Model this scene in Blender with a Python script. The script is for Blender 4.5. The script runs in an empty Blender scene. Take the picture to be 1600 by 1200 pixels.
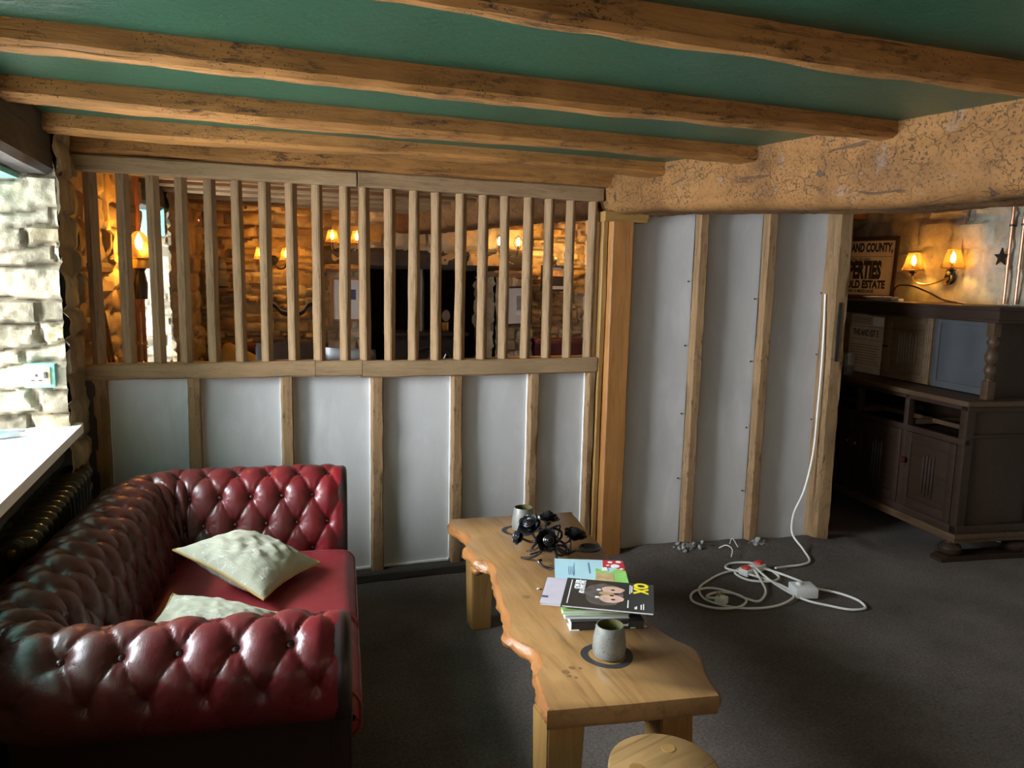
import bpy, bmesh, math, random
from math import sin, cos, pi, radians, sqrt, exp, atan2, floor
from mathutils import Vector, Matrix, Euler, noise
random.seed(7)
sc = bpy.context.scene
COL = sc.collection

# ------------------------------------------------------------------ camera
CAM_F, CAM_YAW, CAM_PITCH, CAM_ROLL, CAM_H = 1185.0, 0.34514, 0.13950, 0.02191, 1.5
_f = Vector((sin(CAM_YAW)*cos(CAM_PITCH), cos(CAM_YAW)*cos(CAM_PITCH), -sin(CAM_PITCH)))
_r0 = Vector((cos(CAM_YAW), -sin(CAM_YAW), 0)); _u0 = _r0.cross(_f)
_r = _r0*cos(CAM_ROLL)+_u0*sin(CAM_ROLL); _u = -_r0*sin(CAM_ROLL)+_u0*cos(CAM_ROLL)
cd = bpy.data.cameras.new('camera'); cam = bpy.data.objects.new('camera', cd); COL.objects.link(cam)
cd.sensor_fit = 'HORIZONTAL'; cd.sensor_width = 36; cd.lens = 36*CAM_F/1600
cd.clip_start = 0.02
cam.matrix_world = Matrix(((_r.x,_u.x,-_f.x,0),(_r.y,_u.y,-_f.y,0),(_r.z,_u.z,-_f.z,CAM_H),(0,0,0,1)))
sc.camera = cam

# ------------------------------------------------------------------ world, daylight, exposure
w = bpy.data.worlds.new('overcast_sky'); sc.world = w; w.use_nodes = True
w.node_tree.nodes['Background'].inputs[0].default_value = (0.75,0.87,1,1)
w.node_tree.nodes['Background'].inputs[1].default_value = 1.5
sc.view_settings.view_transform = 'Standard'; sc.view_settings.look = 'None'
sc.view_settings.gamma = 1; sc.view_settings.use_curve_mapping = False
sc.view_settings.exposure = 1.12

def area(name, loc, direction, sx, sy, power, color):
    l = bpy.data.lights.new(name, 'AREA'); l.shape = 'RECTANGLE'; l.size = sx; l.size_y = sy
    l.energy = power; l.color = color
    o = bpy.data.objects.new(name, l); COL.objects.link(o); o.location = loc
    o.rotation_euler = Vector(direction).to_track_quat('-Z','Z').to_euler()
    return o
def point(name, loc, power, color, radius=0.03):
    l = bpy.data.lights.new(name, 'POINT'); l.energy = power; l.color = color; l.shadow_soft_size = radius
    o = bpy.data.objects.new(name, l); COL.objects.link(o); o.location = loc
    return o
DAY = (0.86,0.93,1.0); WARM = (1.0,0.42,0.06)
# daylight through the window beside the sofa, the window further back along the same wall and the far room's window
area('daylight_sofa_window', (-2.30,2.85,1.95), (1,-0.15,-0.35), 3.0, 2.2, 720, DAY)
area('daylight_rear_window', (-1.10,-0.75,1.36), (1,0.12,-0.12), 1.2, 0.9, 9, DAY)
area('daylight_far_window', (-1.15,5.05,1.40), (1,0.12,-0.1), 0.95, 0.9, 36, DAY)
# the room's own warm wall lamps behind the photographer
point('wall_lamp_light', (1.5,-1.5,1.55), 5, (1.0,0.56,0.20), 0.10)
point('wall_lamp_light', (2.6,-1.1,1.55), 4, (1.0,0.56,0.20), 0.10)
# ------------------------------------------------------------------ helpers
def fbm(x, y, z, o=4): return noise.fractal(Vector((x,y,z)), 1.0, 2.0, o)
def hsh(*a):
    n = 0
    for i, v in enumerate(a): n = (n*1103515245 + int(v)*(374761393+i*668265263) + 12345) & 0x7fffffff
    n = (n ^ (n >> 13))*1274126177 & 0x7fffffff
    return ((n ^ (n >> 16)) & 0xffff)/65535.0
class MB:
    def __init__(s): s.v = []; s.f = []; s.mi = []; s.col = None
    def add(s, vs, fs, mi=0):
        b = len(s.v); s.v += [Vector(p) for p in vs]
        for f in fs: s.f.append([b+i for i in f]); s.mi.append(mi)
        return s
    def box(s, x0,x1,y0,y1,z0,z1, bev=0.0, mi=0, M=None):
        if bev <= 0:
            vs = [(x,y,z) for z in (z0,z1) for y in (y0,y1) for x in (x0,x1)]
            fs = [(0,2,3,1),(4,5,7,6),(0,1,5,4),(2,6,7,3),(0,4,6,2),(1,3,7,5)]
            if M: vs = [M @ Vector(p) for p in vs]
            return s.add(vs, fs, mi)
        bm = bmesh.new(); bmesh.ops.create_cube(bm, size=1)
        for v in bm.verts: v.co = Vector(((x0+x1)/2+v.co.x*(x1-x0),(y0+y1)/2+v.co.y*(y1-y0),(z0+z1)/2+v.co.z*(z1-z0)))
        bmesh.ops.bevel(bm, geom=bm.edges[:], offset=bev, segments=2, profile=0.6, affect='EDGES')
        bm.verts.ensure_lookup_table()
        s.add([(M @ v.co) if M else v.co.copy() for v in bm.verts], [[v.index for v in f.verts] for f in bm.faces], mi)
        bm.free(); return s
    def grid(s, rows, closed_u=False, closed_v=False, mi=0):
        n = len(rows); m = len(rows[0]); b = len(s.v)
        for r in rows: s.v += [Vector(p) for p in r]
        for i in range(n if closed_v else n-1):
            for j in range(m if closed_u else m-1):
                a = b+i*m+j; c = b+i*m+(j+1)%m; d = b+((i+1)%n)*m+(j+1)%m; e = b+((i+1)%n)*m+j
                s.f.append([a,c,d,e]); s.mi.append(mi)
        return s
    def lathe(s, prof, seg=24, c=(0,0,0), M=None, mi=0, caps=True):
        rows = []
        for r, z in prof:
            row = [Vector((c[0]+r*cos(2*pi*k/seg), c[1]+r*sin(2*pi*k/seg), c[2]+z)) for k in range(seg)]
            if M: row = [M @ p for p in row]
            rows.append(row)
        b = len(s.v); s.grid(rows, closed_u=True, mi=mi)
        if caps:
            s.f.append([b+k for k in range(seg)][::-1]); s.mi.append(mi)
            e = b+(len(rows)-1)*seg; s.f.append([e+k for k in range(seg)]); s.mi.append(mi)
        return s
    def tube(s, pts, r, seg=8, closed=False, mi=0, smooth=0):
        P = [Vector(p) for p in pts]
        if smooth: P = crom(P, smooth, closed)
        n = len(P); up = Vector((0.13,0.21,1)).normalized(); rows = []; prev = None
        for i, p in enumerate(P):
            a = P[(i-1)%n] if (closed or i > 0) else p; c = P[(i+1)%n] if (closed or i < n-1) else p
            t = (c-a); t = t.normalized() if t.length > 1e-9 else Vector((0,0,1))
            if prev is None: x = up.cross(t); x = x if x.length > 1e-3 else Vector((1,0,0)).cross(t)
            else: x = prev - t*prev.dot(t)
            x.normalize(); prev = x; y = t.cross(x)
            rr = r(i/(n-1)) if callable(r) else r
            rows.append([p+(x*cos(2*pi*k/seg)+y*sin(2*pi*k/seg))*rr for k in range(seg)])
        b = len(s.v); s.grid(rows, closed_u=True, closed_v=closed, mi=mi)
        if not closed:
            s.f.append([b+k for k in range(seg)][::-1]); s.mi.append(mi)
            e = b+(n-1)*seg; s.f.append([e+k for k in range(seg)]); s.mi.append(mi)
        return s
    def prism(s, poly, z0, z1, mi=0, M=None):
        n = len(poly); vs = [(x,y,z0) for x,y in poly]+[(x,y,z1) for x,y in poly]
        if M: vs = [M @ Vector(p) for p in vs]
        return s.add(vs, [list(range(n))[::-1], list(range(n,2*n))]+[[i,(i+1)%n,n+(i+1)%n,n+i] for i in range(n)], mi)
    def sphere(s, c, r, seg=12, ring=8, mi=0, sq=(1,1,1)):
        prof = [(max(1e-4,sin(pi*i/ring)), -cos(pi*i/ring)) for i in range(ring+1)]
        rows = [[(c[0]+r*sq[0]*a*cos(2*pi*k/seg), c[1]+r*sq[1]*a*sin(2*pi*k/seg), c[2]+r*sq[2]*z) for k in range(seg)] for a, z in prof]
        return s.grid(rows, closed_u=True, mi=mi)
    def build(s, name, mats, parent=None, loc=None, rot=None, smooth=True, angle=35):
        me = bpy.data.meshes.new(name); me.from_pydata([tuple(p) for p in s.v], [], s.f)
        for m in (mats if isinstance(mats,(list,tuple)) else [mats]): me.materials.append(m)
        me.polygons.foreach_set('material_index', s.mi)
        bm = bmesh.new(); bm.from_mesh(me); bmesh.ops.recalc_face_normals(bm, faces=bm.faces[:]); bm.to_mesh(me); bm.free()
        if s.col:
            at = me.color_attributes.new('Col','FLOAT_COLOR','POINT')
            at.data.foreach_set('color', [c for q in s.col for c in (q[0],q[1],q[2],1.0)])
        if smooth:
            me.polygons.foreach_set('use_smooth', [True]*len(me.polygons))
            try: me.set_sharp_from_angle(angle=radians(angle))
            except Exception: pass
        me.update()
        o = bpy.data.objects.new(name, me); COL.objects.link(o)
        if parent: o.parent = parent
        if loc is not None: o.location = loc
        if rot is not None: o.rotation_euler = rot
        return o
def crom(P, k=6, closed=False):
    out = []; n = len(P)
    for i in range(n if closed else n-1):
        g = lambda j: P[j % n] if closed else P[min(max(j,0),n-1)]
        a,b,c,d = g(i-1),g(i),g(i+1),g(i+2)
        h = (c-b).length+1e-9; d0 = (b-a).length; d2 = (d-c).length
        m1 = ((b-a)*(h/d0)+(c-b)*(d0/h))*(h/(d0+h)) if d0 > 1e-9 else (c-b)
        m2 = ((c-b)*(d2/h)+(d-c)*(h/d2))*(h/(d2+h)) if d2 > 1e-9 else (c-b)
        for q in range(k):
            t = q/k; t2 = t*t; t3 = t2*t
            out.append(b*(2*t3-3*t2+1)+m1*(t3-2*t2+t)+c*(3*t2-2*t3)+m2*(t3-t2))
    if not closed: out.append(P[-1].copy())
    return out
def tag(o, label=None, cat=None, group=None, kind=None):
    if label: o['label'] = label
    if cat: o['category'] = cat
    if group: o['group'] = group
    if kind: o['kind'] = kind
    return o
def thing(name, label, cat, loc=(0,0,0), rotz=0.0, group=None):
    o = bpy.data.objects.new(name, None); COL.objects.link(o); o.location = loc; o.rotation_euler = (0,0,rotz)
    o.empty_display_size = 0.1
    return tag(o, label, cat, group)
def copy_tree(o, parent=None):
    c = o.copy(); COL.objects.link(c)
    if parent: c.parent = parent
    for ch in list(o.children): copy_tree(ch, c)
    return c
def dup(o, loc, rotz=0, label=None, group=None):
    c = copy_tree(o); c.location = loc; c.rotation_euler = (0,0,rotz)
    return tag(c, label, None, group)
def struct(o): o['kind'] = 'structure'; return o
def text(name, body, mat, parent, size, M, align='LEFT', bold=0.0, sx=1.0):
    cu = bpy.data.curves.new(name,'FONT'); cu.body = body; cu.size = size; cu.align_x = align; cu.align_y = 'CENTER'
    cu.offset = bold; cu.extrude = 0.0004; cu.resolution_u = 3
    t = bpy.data.objects.new(name, cu); COL.objects.link(t)
    dg = bpy.context.evaluated_depsgraph_get(); dg.update()
    me = bpy.data.meshes.new_from_object(t.evaluated_get(dg)); me.materials.clear(); me.materials.append(mat)
    bpy.data.objects.remove(t); bpy.data.curves.remove(cu)
    o = bpy.data.objects.new(name, me); COL.objects.link(o); o.parent = parent
    me.transform(M @ Matrix.Diagonal((sx,1,1,1)))
    return o
# timber of length L along local X, section w (Y) x h (Z), waney edges and sawn wobble
def timber(L, w, h, amp=0.004, cham=0.012, seg=None, seed=0, n=3, tapers=None):
    seg = seg or max(4,int(L/0.05)); mb = MB(); rows = []
    sec = []
    hw, hh = w/2, h/2
    def line(a,b,k): return [(a[0]+(b[0]-a[0])*i/k, a[1]+(b[1]-a[1])*i/k) for i in range(k)]
    c = cham
    pts = [(-hw+c,-hh),(hw-c,-hh),(hw,-hh+c),(hw,hh-c),(hw-c,hh),(-hw+c,hh),(-hw,hh-c),(-hw,-hh+c)]
    for i in range(8):
        a,b = pts[i],pts[(i+1)%8]; sec += line(a,b, n if i%2==0 else 1)
    for i in range(seg+1):
        x = L*i/seg; row = []
        tp = tapers(x/L) if tapers else (1,1,0,0)
        for (y,z) in sec:
            d = 1 + amp/ max(0.02,min(w,h)) * 2*fbm(x*3+seed*7.1, y*9+seed, z*9-seed*2.3, 3)
            e = amp*0.7*noise.noise(Vector((x*16, y*30+seed*3, z*30)))
            row.append((x, y*tp[0]*d+e+tp[2], z*tp[1]*d+e+tp[3]))
        rows.append(row)
    b = len(mb.v); mb.grid(rows, closed_u=True); m = len(sec)
    mb.f.append([b+k for k in range(m)][::-1]); mb.mi.append(0)
    e = b+seg*m; mb.f.append([e+k for k in range(m)]); mb.mi.append(0)
    return mb
def vertical(o, x, y, z, spin=0.0):
    # stands a timber (local X up)
    o.rotation_euler = (Matrix.Rotation(spin,3,'Z') @ Matrix(((0,0,-1),(0,1,0),(1,0,0)))).to_euler(); o.location = (x,y,z); return o
# rubble stone face: origin O, u axis U (length W), v up (height H), outward normal N
def rubble(O, U, N, W, H, res=0.022, amp=0.03, seed=1, row=(0.07,0.16), stone=(0.14,0.42), pal=None, V=(0,0,1), mortar=(0.42,0.36,0.27), edge=0.02, hole=None):
    O,U,N,V = Vector(O),Vector(U).normalized(),Vector(N).normalized(),Vector(V)
    rnd = random.Random(seed); ys = [-0.3]
    while ys[-1] < H+0.3: ys.append(ys[-1]+rnd.uniform(*row))
    xs = []
    for r in range(len(ys)):
        q = [-0.5-rnd.random()*stone[1]]
        while q[-1] < W+0.5: q.append(q[-1]+rnd.uniform(*stone))
        xs.append(q)
    pal = pal or [(0.42,0.33,0.20),(0.36,0.27,0.16),(0.48,0.40,0.27),(0.30,0.24,0.17),(0.52,0.43,0.28)]
    nu, nv = max(2,int(W/res)), max(2,int(H/res)); mb = MB(); mb.col = []; rows = []
    import bisect
    for j in range(nv+1):
        r_ = []
        for i in range(nu+1):
            u0, v0 = W*i/nu, H*j/nv
            u = u0+0.055*noise.noise(Vector((u0*5+seed,v0*5,3.3)))+0.012*noise.noise(Vector((u0*22,v0*22,seed)))
            v = v0+0.045*noise.noise(Vector((u0*4,v0*4+seed,9.1)))+0.012*noise.noise(Vector((u0*22,v0*22,seed+5)))
            k = bisect.bisect(ys, v)-1; k = min(max(k,0),len(ys)-2)
            q = bisect.bisect(xs[k], u)-1; q = min(max(q,0),len(xs[k])-2)
            d = min(u-xs[k][q], xs[k][q+1]-u, v-ys[k], ys[k+1]-v)
            t = min(1,max(0,d/edge)); t = t*t*(3-2*t)
            h1 = hsh(seed,k,q)
            dep = amp*t*(0.35+0.9*h1)+amp*0.45*fbm(u0*7,v0*7,seed,4)+amp*0.18*noise.noise(Vector((u0*40,v0*40,seed)))
            dep += amp*0.35*t*(hsh(seed,k,q,2)-0.5)*(v-ys[k])/(ys[k+1]-ys[k])*2
            P = O+U*u0+V*v0+N*dep; r_.append(P)
            c1 = pal[int(hsh(seed,k,q,7)*len(pal))%len(pal)]; g = 0.8+0.4*hsh(seed,k,q,9)
            m = t*0.85+0.15
            mb.col.append(tuple((c1[z]*g)*m+mortar[z]*(1-m) for z in range(3)))
        rows.append(r_)
    mb.grid(rows)
    if hole: # (u0,u1,v0,v1)
        keep = []
        for f in mb.f:
            c = sum((mb.v[i] for i in f), Vector())/4-O; uu, vv = c.dot(U), c.dot(V)
            keep.append(not (hole[0]<uu<hole[1] and hole[2]<vv<hole[3]))
        mb.f = [f for f,k in zip(mb.f,keep) if k]; mb.mi = [0]*len(mb.f)
    return mb
def axes(O, X, Y, Z): return Matrix(((X[0],Y[0],Z[0],O[0]),(X[1],Y[1],Z[1],O[1]),(X[2],Y[2],Z[2],O[2]),(0,0,0,1)))
# ------------------------------------------------------------------ materials (all procedural)
class NT:
    def __init__(s, name):
        s.m = bpy.data.materials.new(name); s.m.use_nodes = True; s.t = s.m.node_tree; s.b = s.t.nodes['Principled BSDF']
    def n(s, typ, **kw):
        nd = s.t.nodes.new(typ)
        for k, v in kw.items():
            if k.startswith('i_'): nd.inputs[k[2:].replace('_',' ')].default_value = v
            else: setattr(nd, k, v)
        return nd
    def l(s, a, b): s.t.links.new(a, b)
    def coord(s, scale=(1,1,1), kind='Object', rot=(0,0,0)):
        tc = s.n('ShaderNodeTexCoord'); mp = s.n('ShaderNodeMapping'); mp.inputs['Scale'].default_value = scale; mp.inputs['Rotation'].default_value = rot
        s.l(tc.outputs[kind], mp.inputs['Vector']); return mp.outputs['Vector']
    def noise(s, vec, scale, detail=4, rough=0.55, dist=0.0):
        nd = s.n('ShaderNodeTexNoise'); nd.inputs['Scale'].default_value = scale; nd.inputs['Detail'].default_value = detail
        nd.inputs['Roughness'].default_value = rough; nd.inputs['Distortion'].default_value = dist; s.l(vec, nd.inputs['Vector']); return nd.outputs['Fac']
    def ramp(s, fac, stops, interp='LINEAR'):
        r = s.n('ShaderNodeValToRGB'); r.color_ramp.interpolation = interp; e = r.color_ramp.elements
        while len(e) < len(stops): e.new(0.5)
        for q, (p, c) in zip(e, stops):
            q.position = p; q.color = (*c,1) if len(c) == 3 else c
        s.l(fac, r.inputs['Fac']); return r.outputs['Color']
    def mix(s, fac, a, b, typ='MIX'):
        m = s.n('ShaderNodeMix', data_type='RGBA', blend_type=typ)
        for sock, v in ((m.inputs[0],fac),(m.inputs[6],a),(m.inputs[7],b)):
            if isinstance(v,(int,float)): sock.default_value = v
            elif isinstance(v,tuple): sock.default_value = (*v,1)
            else: s.l(v, sock)
        return m.outputs[2]
    def math(s, op, a, b=0.0, clamp=False):
        m = s.n('ShaderNodeMath', operation=op, use_clamp=clamp)
        for sock, v in ((m.inputs[0],a),(m.inputs[1],b)):
            if isinstance(v,(int,float)): sock.default_value = v
            else: s.l(v, sock)
        return m.outputs[0]
    def bump(s, h, strength=0.4, dist=0.01, nrm=None):
        b = s.n('ShaderNodeBump'); b.inputs['Strength'].default_value = strength; b.inputs['Distance'].default_value = dist
        s.l(h, b.inputs['Height'])
        if nrm: s.l(nrm, b.inputs['Normal'])
        s.l(b.outputs['Normal'], s.b.inputs['Normal']); return b.outputs['Normal']
    def fin(s, col=None, rough=0.6, metal=0.0, spec=0.5, **kw):
        if col is not None:
            if isinstance(col,tuple): s.b.inputs['Base Color'].default_value = (*col,1)
            else: s.l(col, s.b.inputs['Base Color'])
        if isinstance(rough,(int,float)): s.b.inputs['Roughness'].default_value = rough
        else: s.l(rough, s.b.inputs['Roughness'])
        s.b.inputs['Metallic'].default_value = metal; s.b.inputs['Specular IOR Level'].default_value = spec
        for k, v in kw.items(): s.b.inputs[k].default_value = v
        return s.m
def plain(name, col, rough=0.5, metal=0.0, vary=0.15, scale=12, bump=0.0, spec=0.5, **kw):
    t = NT(name); v = t.coord(); f = t.noise(v, scale)
    c = t.ramp(f, [(0.25,tuple(x*(1-vary) for x in col)),(0.75,tuple(min(1,x*(1+vary)) for x in col))])
    if bump: t.bump(t.noise(v, scale*6), bump, 0.003)
    return t.fin(c, rough, metal, spec, **kw)
def wood(name, c1, c2, dark, rough=0.75, grain=1.0, worm=0.0, crack=0.5, bump=0.35, spec=0.3, stain=0.35, flakes=0.0):
    t = NT(name); v = t.coord((1.6*grain,17*grain,17*grain)); v2 = t.coord()
    g = t.noise(v, 2.2, 8, 0.70, 0.9); big = t.noise(v2, 2.3, 3)
    c = t.ramp(g, [(0.30,c2),(0.52,c1),(0.75,tuple(min(1,x*1.18) for x in c1))])
    c = t.mix(t.math('MULTIPLY',t.ramp(big,[(0.42,(0,0,0)),(0.7,(1,1,1))]),stain), c, c2)
    vc = t.coord((0.9,26,26)); k = t.noise(vc, 1.7, 3, 0.5, 0.3)
    km = t.ramp(k, [(0.30,(1,1,1)),(0.37,(0,0,0))])
    c = t.mix(t.math('MULTIPLY',km,crack), c, dark); h = t.math('SUBTRACT', g, t.math('MULTIPLY',km,0.8))
    if worm > 0:
        vo = t.n('ShaderNodeTexVoronoi'); vo.inputs['Scale'].default_value = 85; vo.inputs['Randomness'].default_value = 1
        t.l(v2, vo.inputs['Vector'])
        patch = t.ramp(t.noise(v2, 3.4, 4), [(0.44,(0.08,0.08,0.08)),(0.62,(1,1,1))])
        wm = t.math('MULTIPLY', t.ramp(vo.outputs['Distance'], [(0.10,(1,1,1)),(0.2,(0,0,0))]), patch)
        vs = t.coord((6,20,20)); sp = t.ramp(t.noise(vs, 2.6, 6, 0.8), [(0.54,(0,0,0)),(0.64,(1,1,1))])
        wm = t.math('MAXIMUM', wm, t.math('MULTIPLY', sp, patch)); wm = t.math('MULTIPLY', wm, worm, True)
        c = t.mix(wm, c, dark); h = t.math('SUBTRACT', h, wm)
    t.bump(h, bump, 0.006)
    return t.fin(c, rough, 0, spec)
M = {}
M['beam'] = wood('old_orange_oak', (0.34,0.150,0.038), (0.19,0.078,0.019), (0.028,0.017,0.010), 0.7, worm=1.0, crack=0.6, bump=0.7)
M['baluster'] = wood('weathered_oak', (0.31,0.195,0.100), (0.18,0.110,0.053), (0.06,0.04,0.028), 0.85, worm=0.4, crack=0.45)
M['plate'] = wood('pale_weathered_oak', (0.33,0.215,0.112), (0.20,0.128,0.065), (0.07,0.05,0.035), 0.85, worm=0.3, crack=0.5)
M['stud'] = wood('nailed_stud_oak', (0.29,0.175,0.085), (0.165,0.097,0.045), (0.035,0.024,0.016), 0.85, worm=1.0, crack=0.5)
M['post'] = wood('fresh_oak', (0.37,0.165,0.048), (0.26,0.110,0.030), (0.10,0.05,0.02), 0.6, worm=0.12, crack=0.3, bump=0.2)
M['table'] = wood('varnished_oak', (0.31,0.168,0.062), (0.18,0.090,0.032), (0.11,0.055,0.022), 0.34, worm=0.0, crack=0.3, bump=0.08, spec=0.5, grain=0.7, stain=0.75)
M['bark'] = wood('orange_live_edge', (0.31,0.128,0.038), (0.20,0.078,0.022), (0.10,0.04,0.015), 0.32, worm=0.25, crack=0.5, bump=0.4, spec=0.5)
M['leg'] = wood('honey_oak_leg', (0.32,0.180,0.055), (0.24,0.125,0.036), (0.2,0.1,0.03), 0.5, crack=0.3, bump=0.15)
M['stool'] = wood('honey_oak_stool', (0.31,0.185,0.072), (0.22,0.125,0.045), (0.15,0.08,0.03), 0.5, crack=0.5, bump=0.2)
M['dark_oak'] = wood('dark_stained_oak', (0.027,0.014,0.008), (0.016,0.008,0.005), (0.008,0.005,0.003), 0.5, crack=0.4, bump=0.15, spec=0.25)
M['dark_oak_top'] = wood('worn_dark_oak', (0.065,0.036,0.018), (0.040,0.021,0.010), (0.02,0.012,0.007), 0.5, crack=0.4, bump=0.15, spec=0.3)
M['upper_oak'] = wood('worn_brown_oak', (0.17,0.11,0.06), (0.11,0.065,0.033), (0.03,0.018,0.01), 0.5, crack=0.4, bump=0.15, spec=0.3)
M['black_beam'] = wood('blackened_oak', (0.06,0.05,0.042), (0.035,0.028,0.024), (0.01,0.008,0.007), 0.8, worm=0.2, bump=0.4)
M['bench_top'] = wood('orange_bench_wood', (0.5,0.27,0.08), (0.4,0.2,0.06), (0.2,0.1,0.03), 0.4, crack=0.2, bump=0.1)
# painted girder: ochre wash over pitted plaster and oak
def girder_mat():
    t = NT('ochre_pitted_oak'); v = t.coord(); vs = t.coord((1.0,1.6,1.6))
    big = t.noise(v, 4, 5, 0.6)
    c = t.ramp(big, [(0.3,(0.095,0.042,0.012)),(0.5,(0.170,0.077,0.021)),(0.75,(0.225,0.110,0.033))])
    p = t.noise(vs, 58, 6, 0.66); patch = t.ramp(t.noise(v, 6.5, 4, 0.6), [(0.40,(0,0,0)),(0.62,(1,1,1))])
    pit = t.math('MULTIPLY', t.ramp(p, [(0.57,(0,0,0)),(0.61,(1,1,1))]), t.math('ADD', t.math('MULTIPLY',patch,0.95), 0.12), True)
    gp = t.math('MULTIPLY', t.ramp(t.noise(v, 9, 4, 0.7), [(0.60,(0,0,0)),(0.70,(1,1,1))]), 0.55)
    ck = t.ramp(t.noise(t.coord((7,0.8,7)), 3.2, 6, 0.7, 0.8), [(0.34,(1,1,1)),(0.39,(0,0,0))]); pit = t.math('MAXIMUM', pit, t.math('MULTIPLY', ck, 0.8))
    bb = t.ramp(t.noise(v, 12, 5, 0.6), [(0.665,(0,0,0)),(0.69,(1,1,1))]); pit = t.math('MAXIMUM', pit, t.math('MULTIPLY', bb, 0.9))
    ve = t.n('ShaderNodeTexVoronoi', feature='DISTANCE_TO_EDGE'); ve.inputs['Scale'].default_value = 6; wv = t.n('ShaderNodeVectorMath', operation='ADD'); nz = t.n('ShaderNodeTexNoise'); nz.inputs['Scale'].default_value = 9; t.l(v, nz.inputs['Vector']); sc2 = t.n('ShaderNodeVectorMath', operation='SCALE'); sc2.inputs['Scale'].default_value = 0.25; t.l(nz.outputs['Color'], sc2.inputs[0]); t.l(v, wv.inputs[0]); t.l(sc2.outputs[0], wv.inputs[1]); t.l(wv.outputs[0], ve.inputs['Vector'])
    cr = t.math('MULTIPLY', t.ramp(ve.outputs['Distance'], [(0.006,(1,1,1)),(0.02,(0,0,0))]), patch); pit = t.math('MAXIMUM', pit, t.math('MULTIPLY', cr, 0.45))
    c = t.mix(gp, c, (0.16,0.14,0.12)); c = t.mix(pit, c, (0.045,0.032,0.022))
    h = t.math('SUBTRACT', t.noise(v, 14, 6, 0.65), pit)
    t.bump(h, 0.65, 0.012); return t.fin(c, 0.8, 0, 0.25)
M['girder'] = girder_mat()
def green_mat():
    t = NT('green_ceiling_paint'); v = t.coord(); n1 = t.noise(v, 3, 4)
    c = t.ramp(n1, [(0.3,(0.014,0.062,0.034)),(0.7,(0.021,0.082,0.047))])
    vs = t.coord((6,16,6)); n2 = t.noise(vs, 2.0, 6, 0.65, 1.2)
    t.bump(n2, 0.35, 0.012); return t.fin(c, 0.32, 0, 0.5)
M['green'] = green_mat()
def stone_mat(name, tint=(1,1,1), rough=0.9, bump=0.5):
    t = NT(name); v = t.coord(); a = t.n('ShaderNodeAttribute'); a.attribute_name = 'Col'
    f = t.ramp(t.noise(v, 9, 6, 0.65), [(0.25,(0.62,0.62,0.62)),(0.75,(1.25,1.22,1.15))])
    c = t.mix(1.0, a.outputs['Color'], f, 'MULTIPLY'); c = t.mix(1.0, c, tint, 'MULTIPLY')
    sp = t.ramp(t.noise(v, 30, 4, 0.7), [(0.62,(0,0,0)),(0.72,(1,1,1))])
    c = t.mix(t.math('MULTIPLY',sp,0.35), c, (0.16,0.13,0.09))
    t.bump(t.noise(v, 38, 6, 0.7), bump, 0.012); return t.fin(c, rough, 0, 0.2)
M['stone'] = stone_mat('rubble_stone')
M['soot'] = stone_mat('sooted_stone', (0.06,0.055,0.05))
def carpet_mat():
    t = NT('worn_dark_carpet'); v = t.coord()
    big = t.noise(v, 2.2, 5, 0.6); fine = t.noise(v, 90, 5, 0.8)
    c = t.ramp(big, [(0.3,(0.090,0.075,0.065)),(0.7,(0.155,0.130,0.112))])
    dust = t.math('MULTIPLY', t.ramp(t.noise(v, 5.5, 6, 0.7), [(0.52,(0,0,0)),(0.75,(1,1,1))]), 0.35)
    c = t.mix(dust, c, (0.13,0.12,0.11)); c = t.mix(0.5, c, t.ramp(fine, [(0.35,(0.25,0.25,0.25)),(0.65,(1.6,1.6,1.6))]), 'MULTIPLY')
    vo = t.n('ShaderNodeTexVoronoi'); vo.inputs['Scale'].default_value = 14; t.l(v, vo.inputs['Vector'])
    s = t.ramp(vo.outputs['Distance'], [(0.028,(1,1,1)),(0.05,(0,0,0))])
    c = t.mix(t.math('MULTIPLY',s,0.55), c, (0.20,0.19,0.18))
    t.bump(fine, 0.6, 0.006); return t.fin(c, 0.95, 0, 0.1)
M['carpet'] = carpet_mat()
def plaster_mat():
    t = NT('skimmed_plasterboard'); v = t.coord(); vs = t.coord((2.5,2.5,0.9))
    n1 = t.noise(vs, 1.6, 4); n2 = t.ramp(t.noise(vs, 4.5, 5, 0.6, 0.5), [(0.5,(0,0,0)),(0.75,(1,1,1))])
    c = t.ramp(n1, [(0.3,(0.47,0.46,0.45)),(0.7,(0.56,0.55,0.54))]); c = t.mix(t.math('MULTIPLY',n2,0.4), c, (0.68,0.68,0.68))
    t.bump(t.noise(vs, 6, 4), 0.08, 0.01); return t.fin(c, 0.75, 0, 0.25)
M['plaster'] = plaster_mat()
M['plaster_edge'] = plain('white_plaster_edge', (0.75,0.75,0.73), 0.8)
M['white_paint'] = plain('white_window_sill', (0.86,0.86,0.84), 0.45, vary=0.03)
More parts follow.
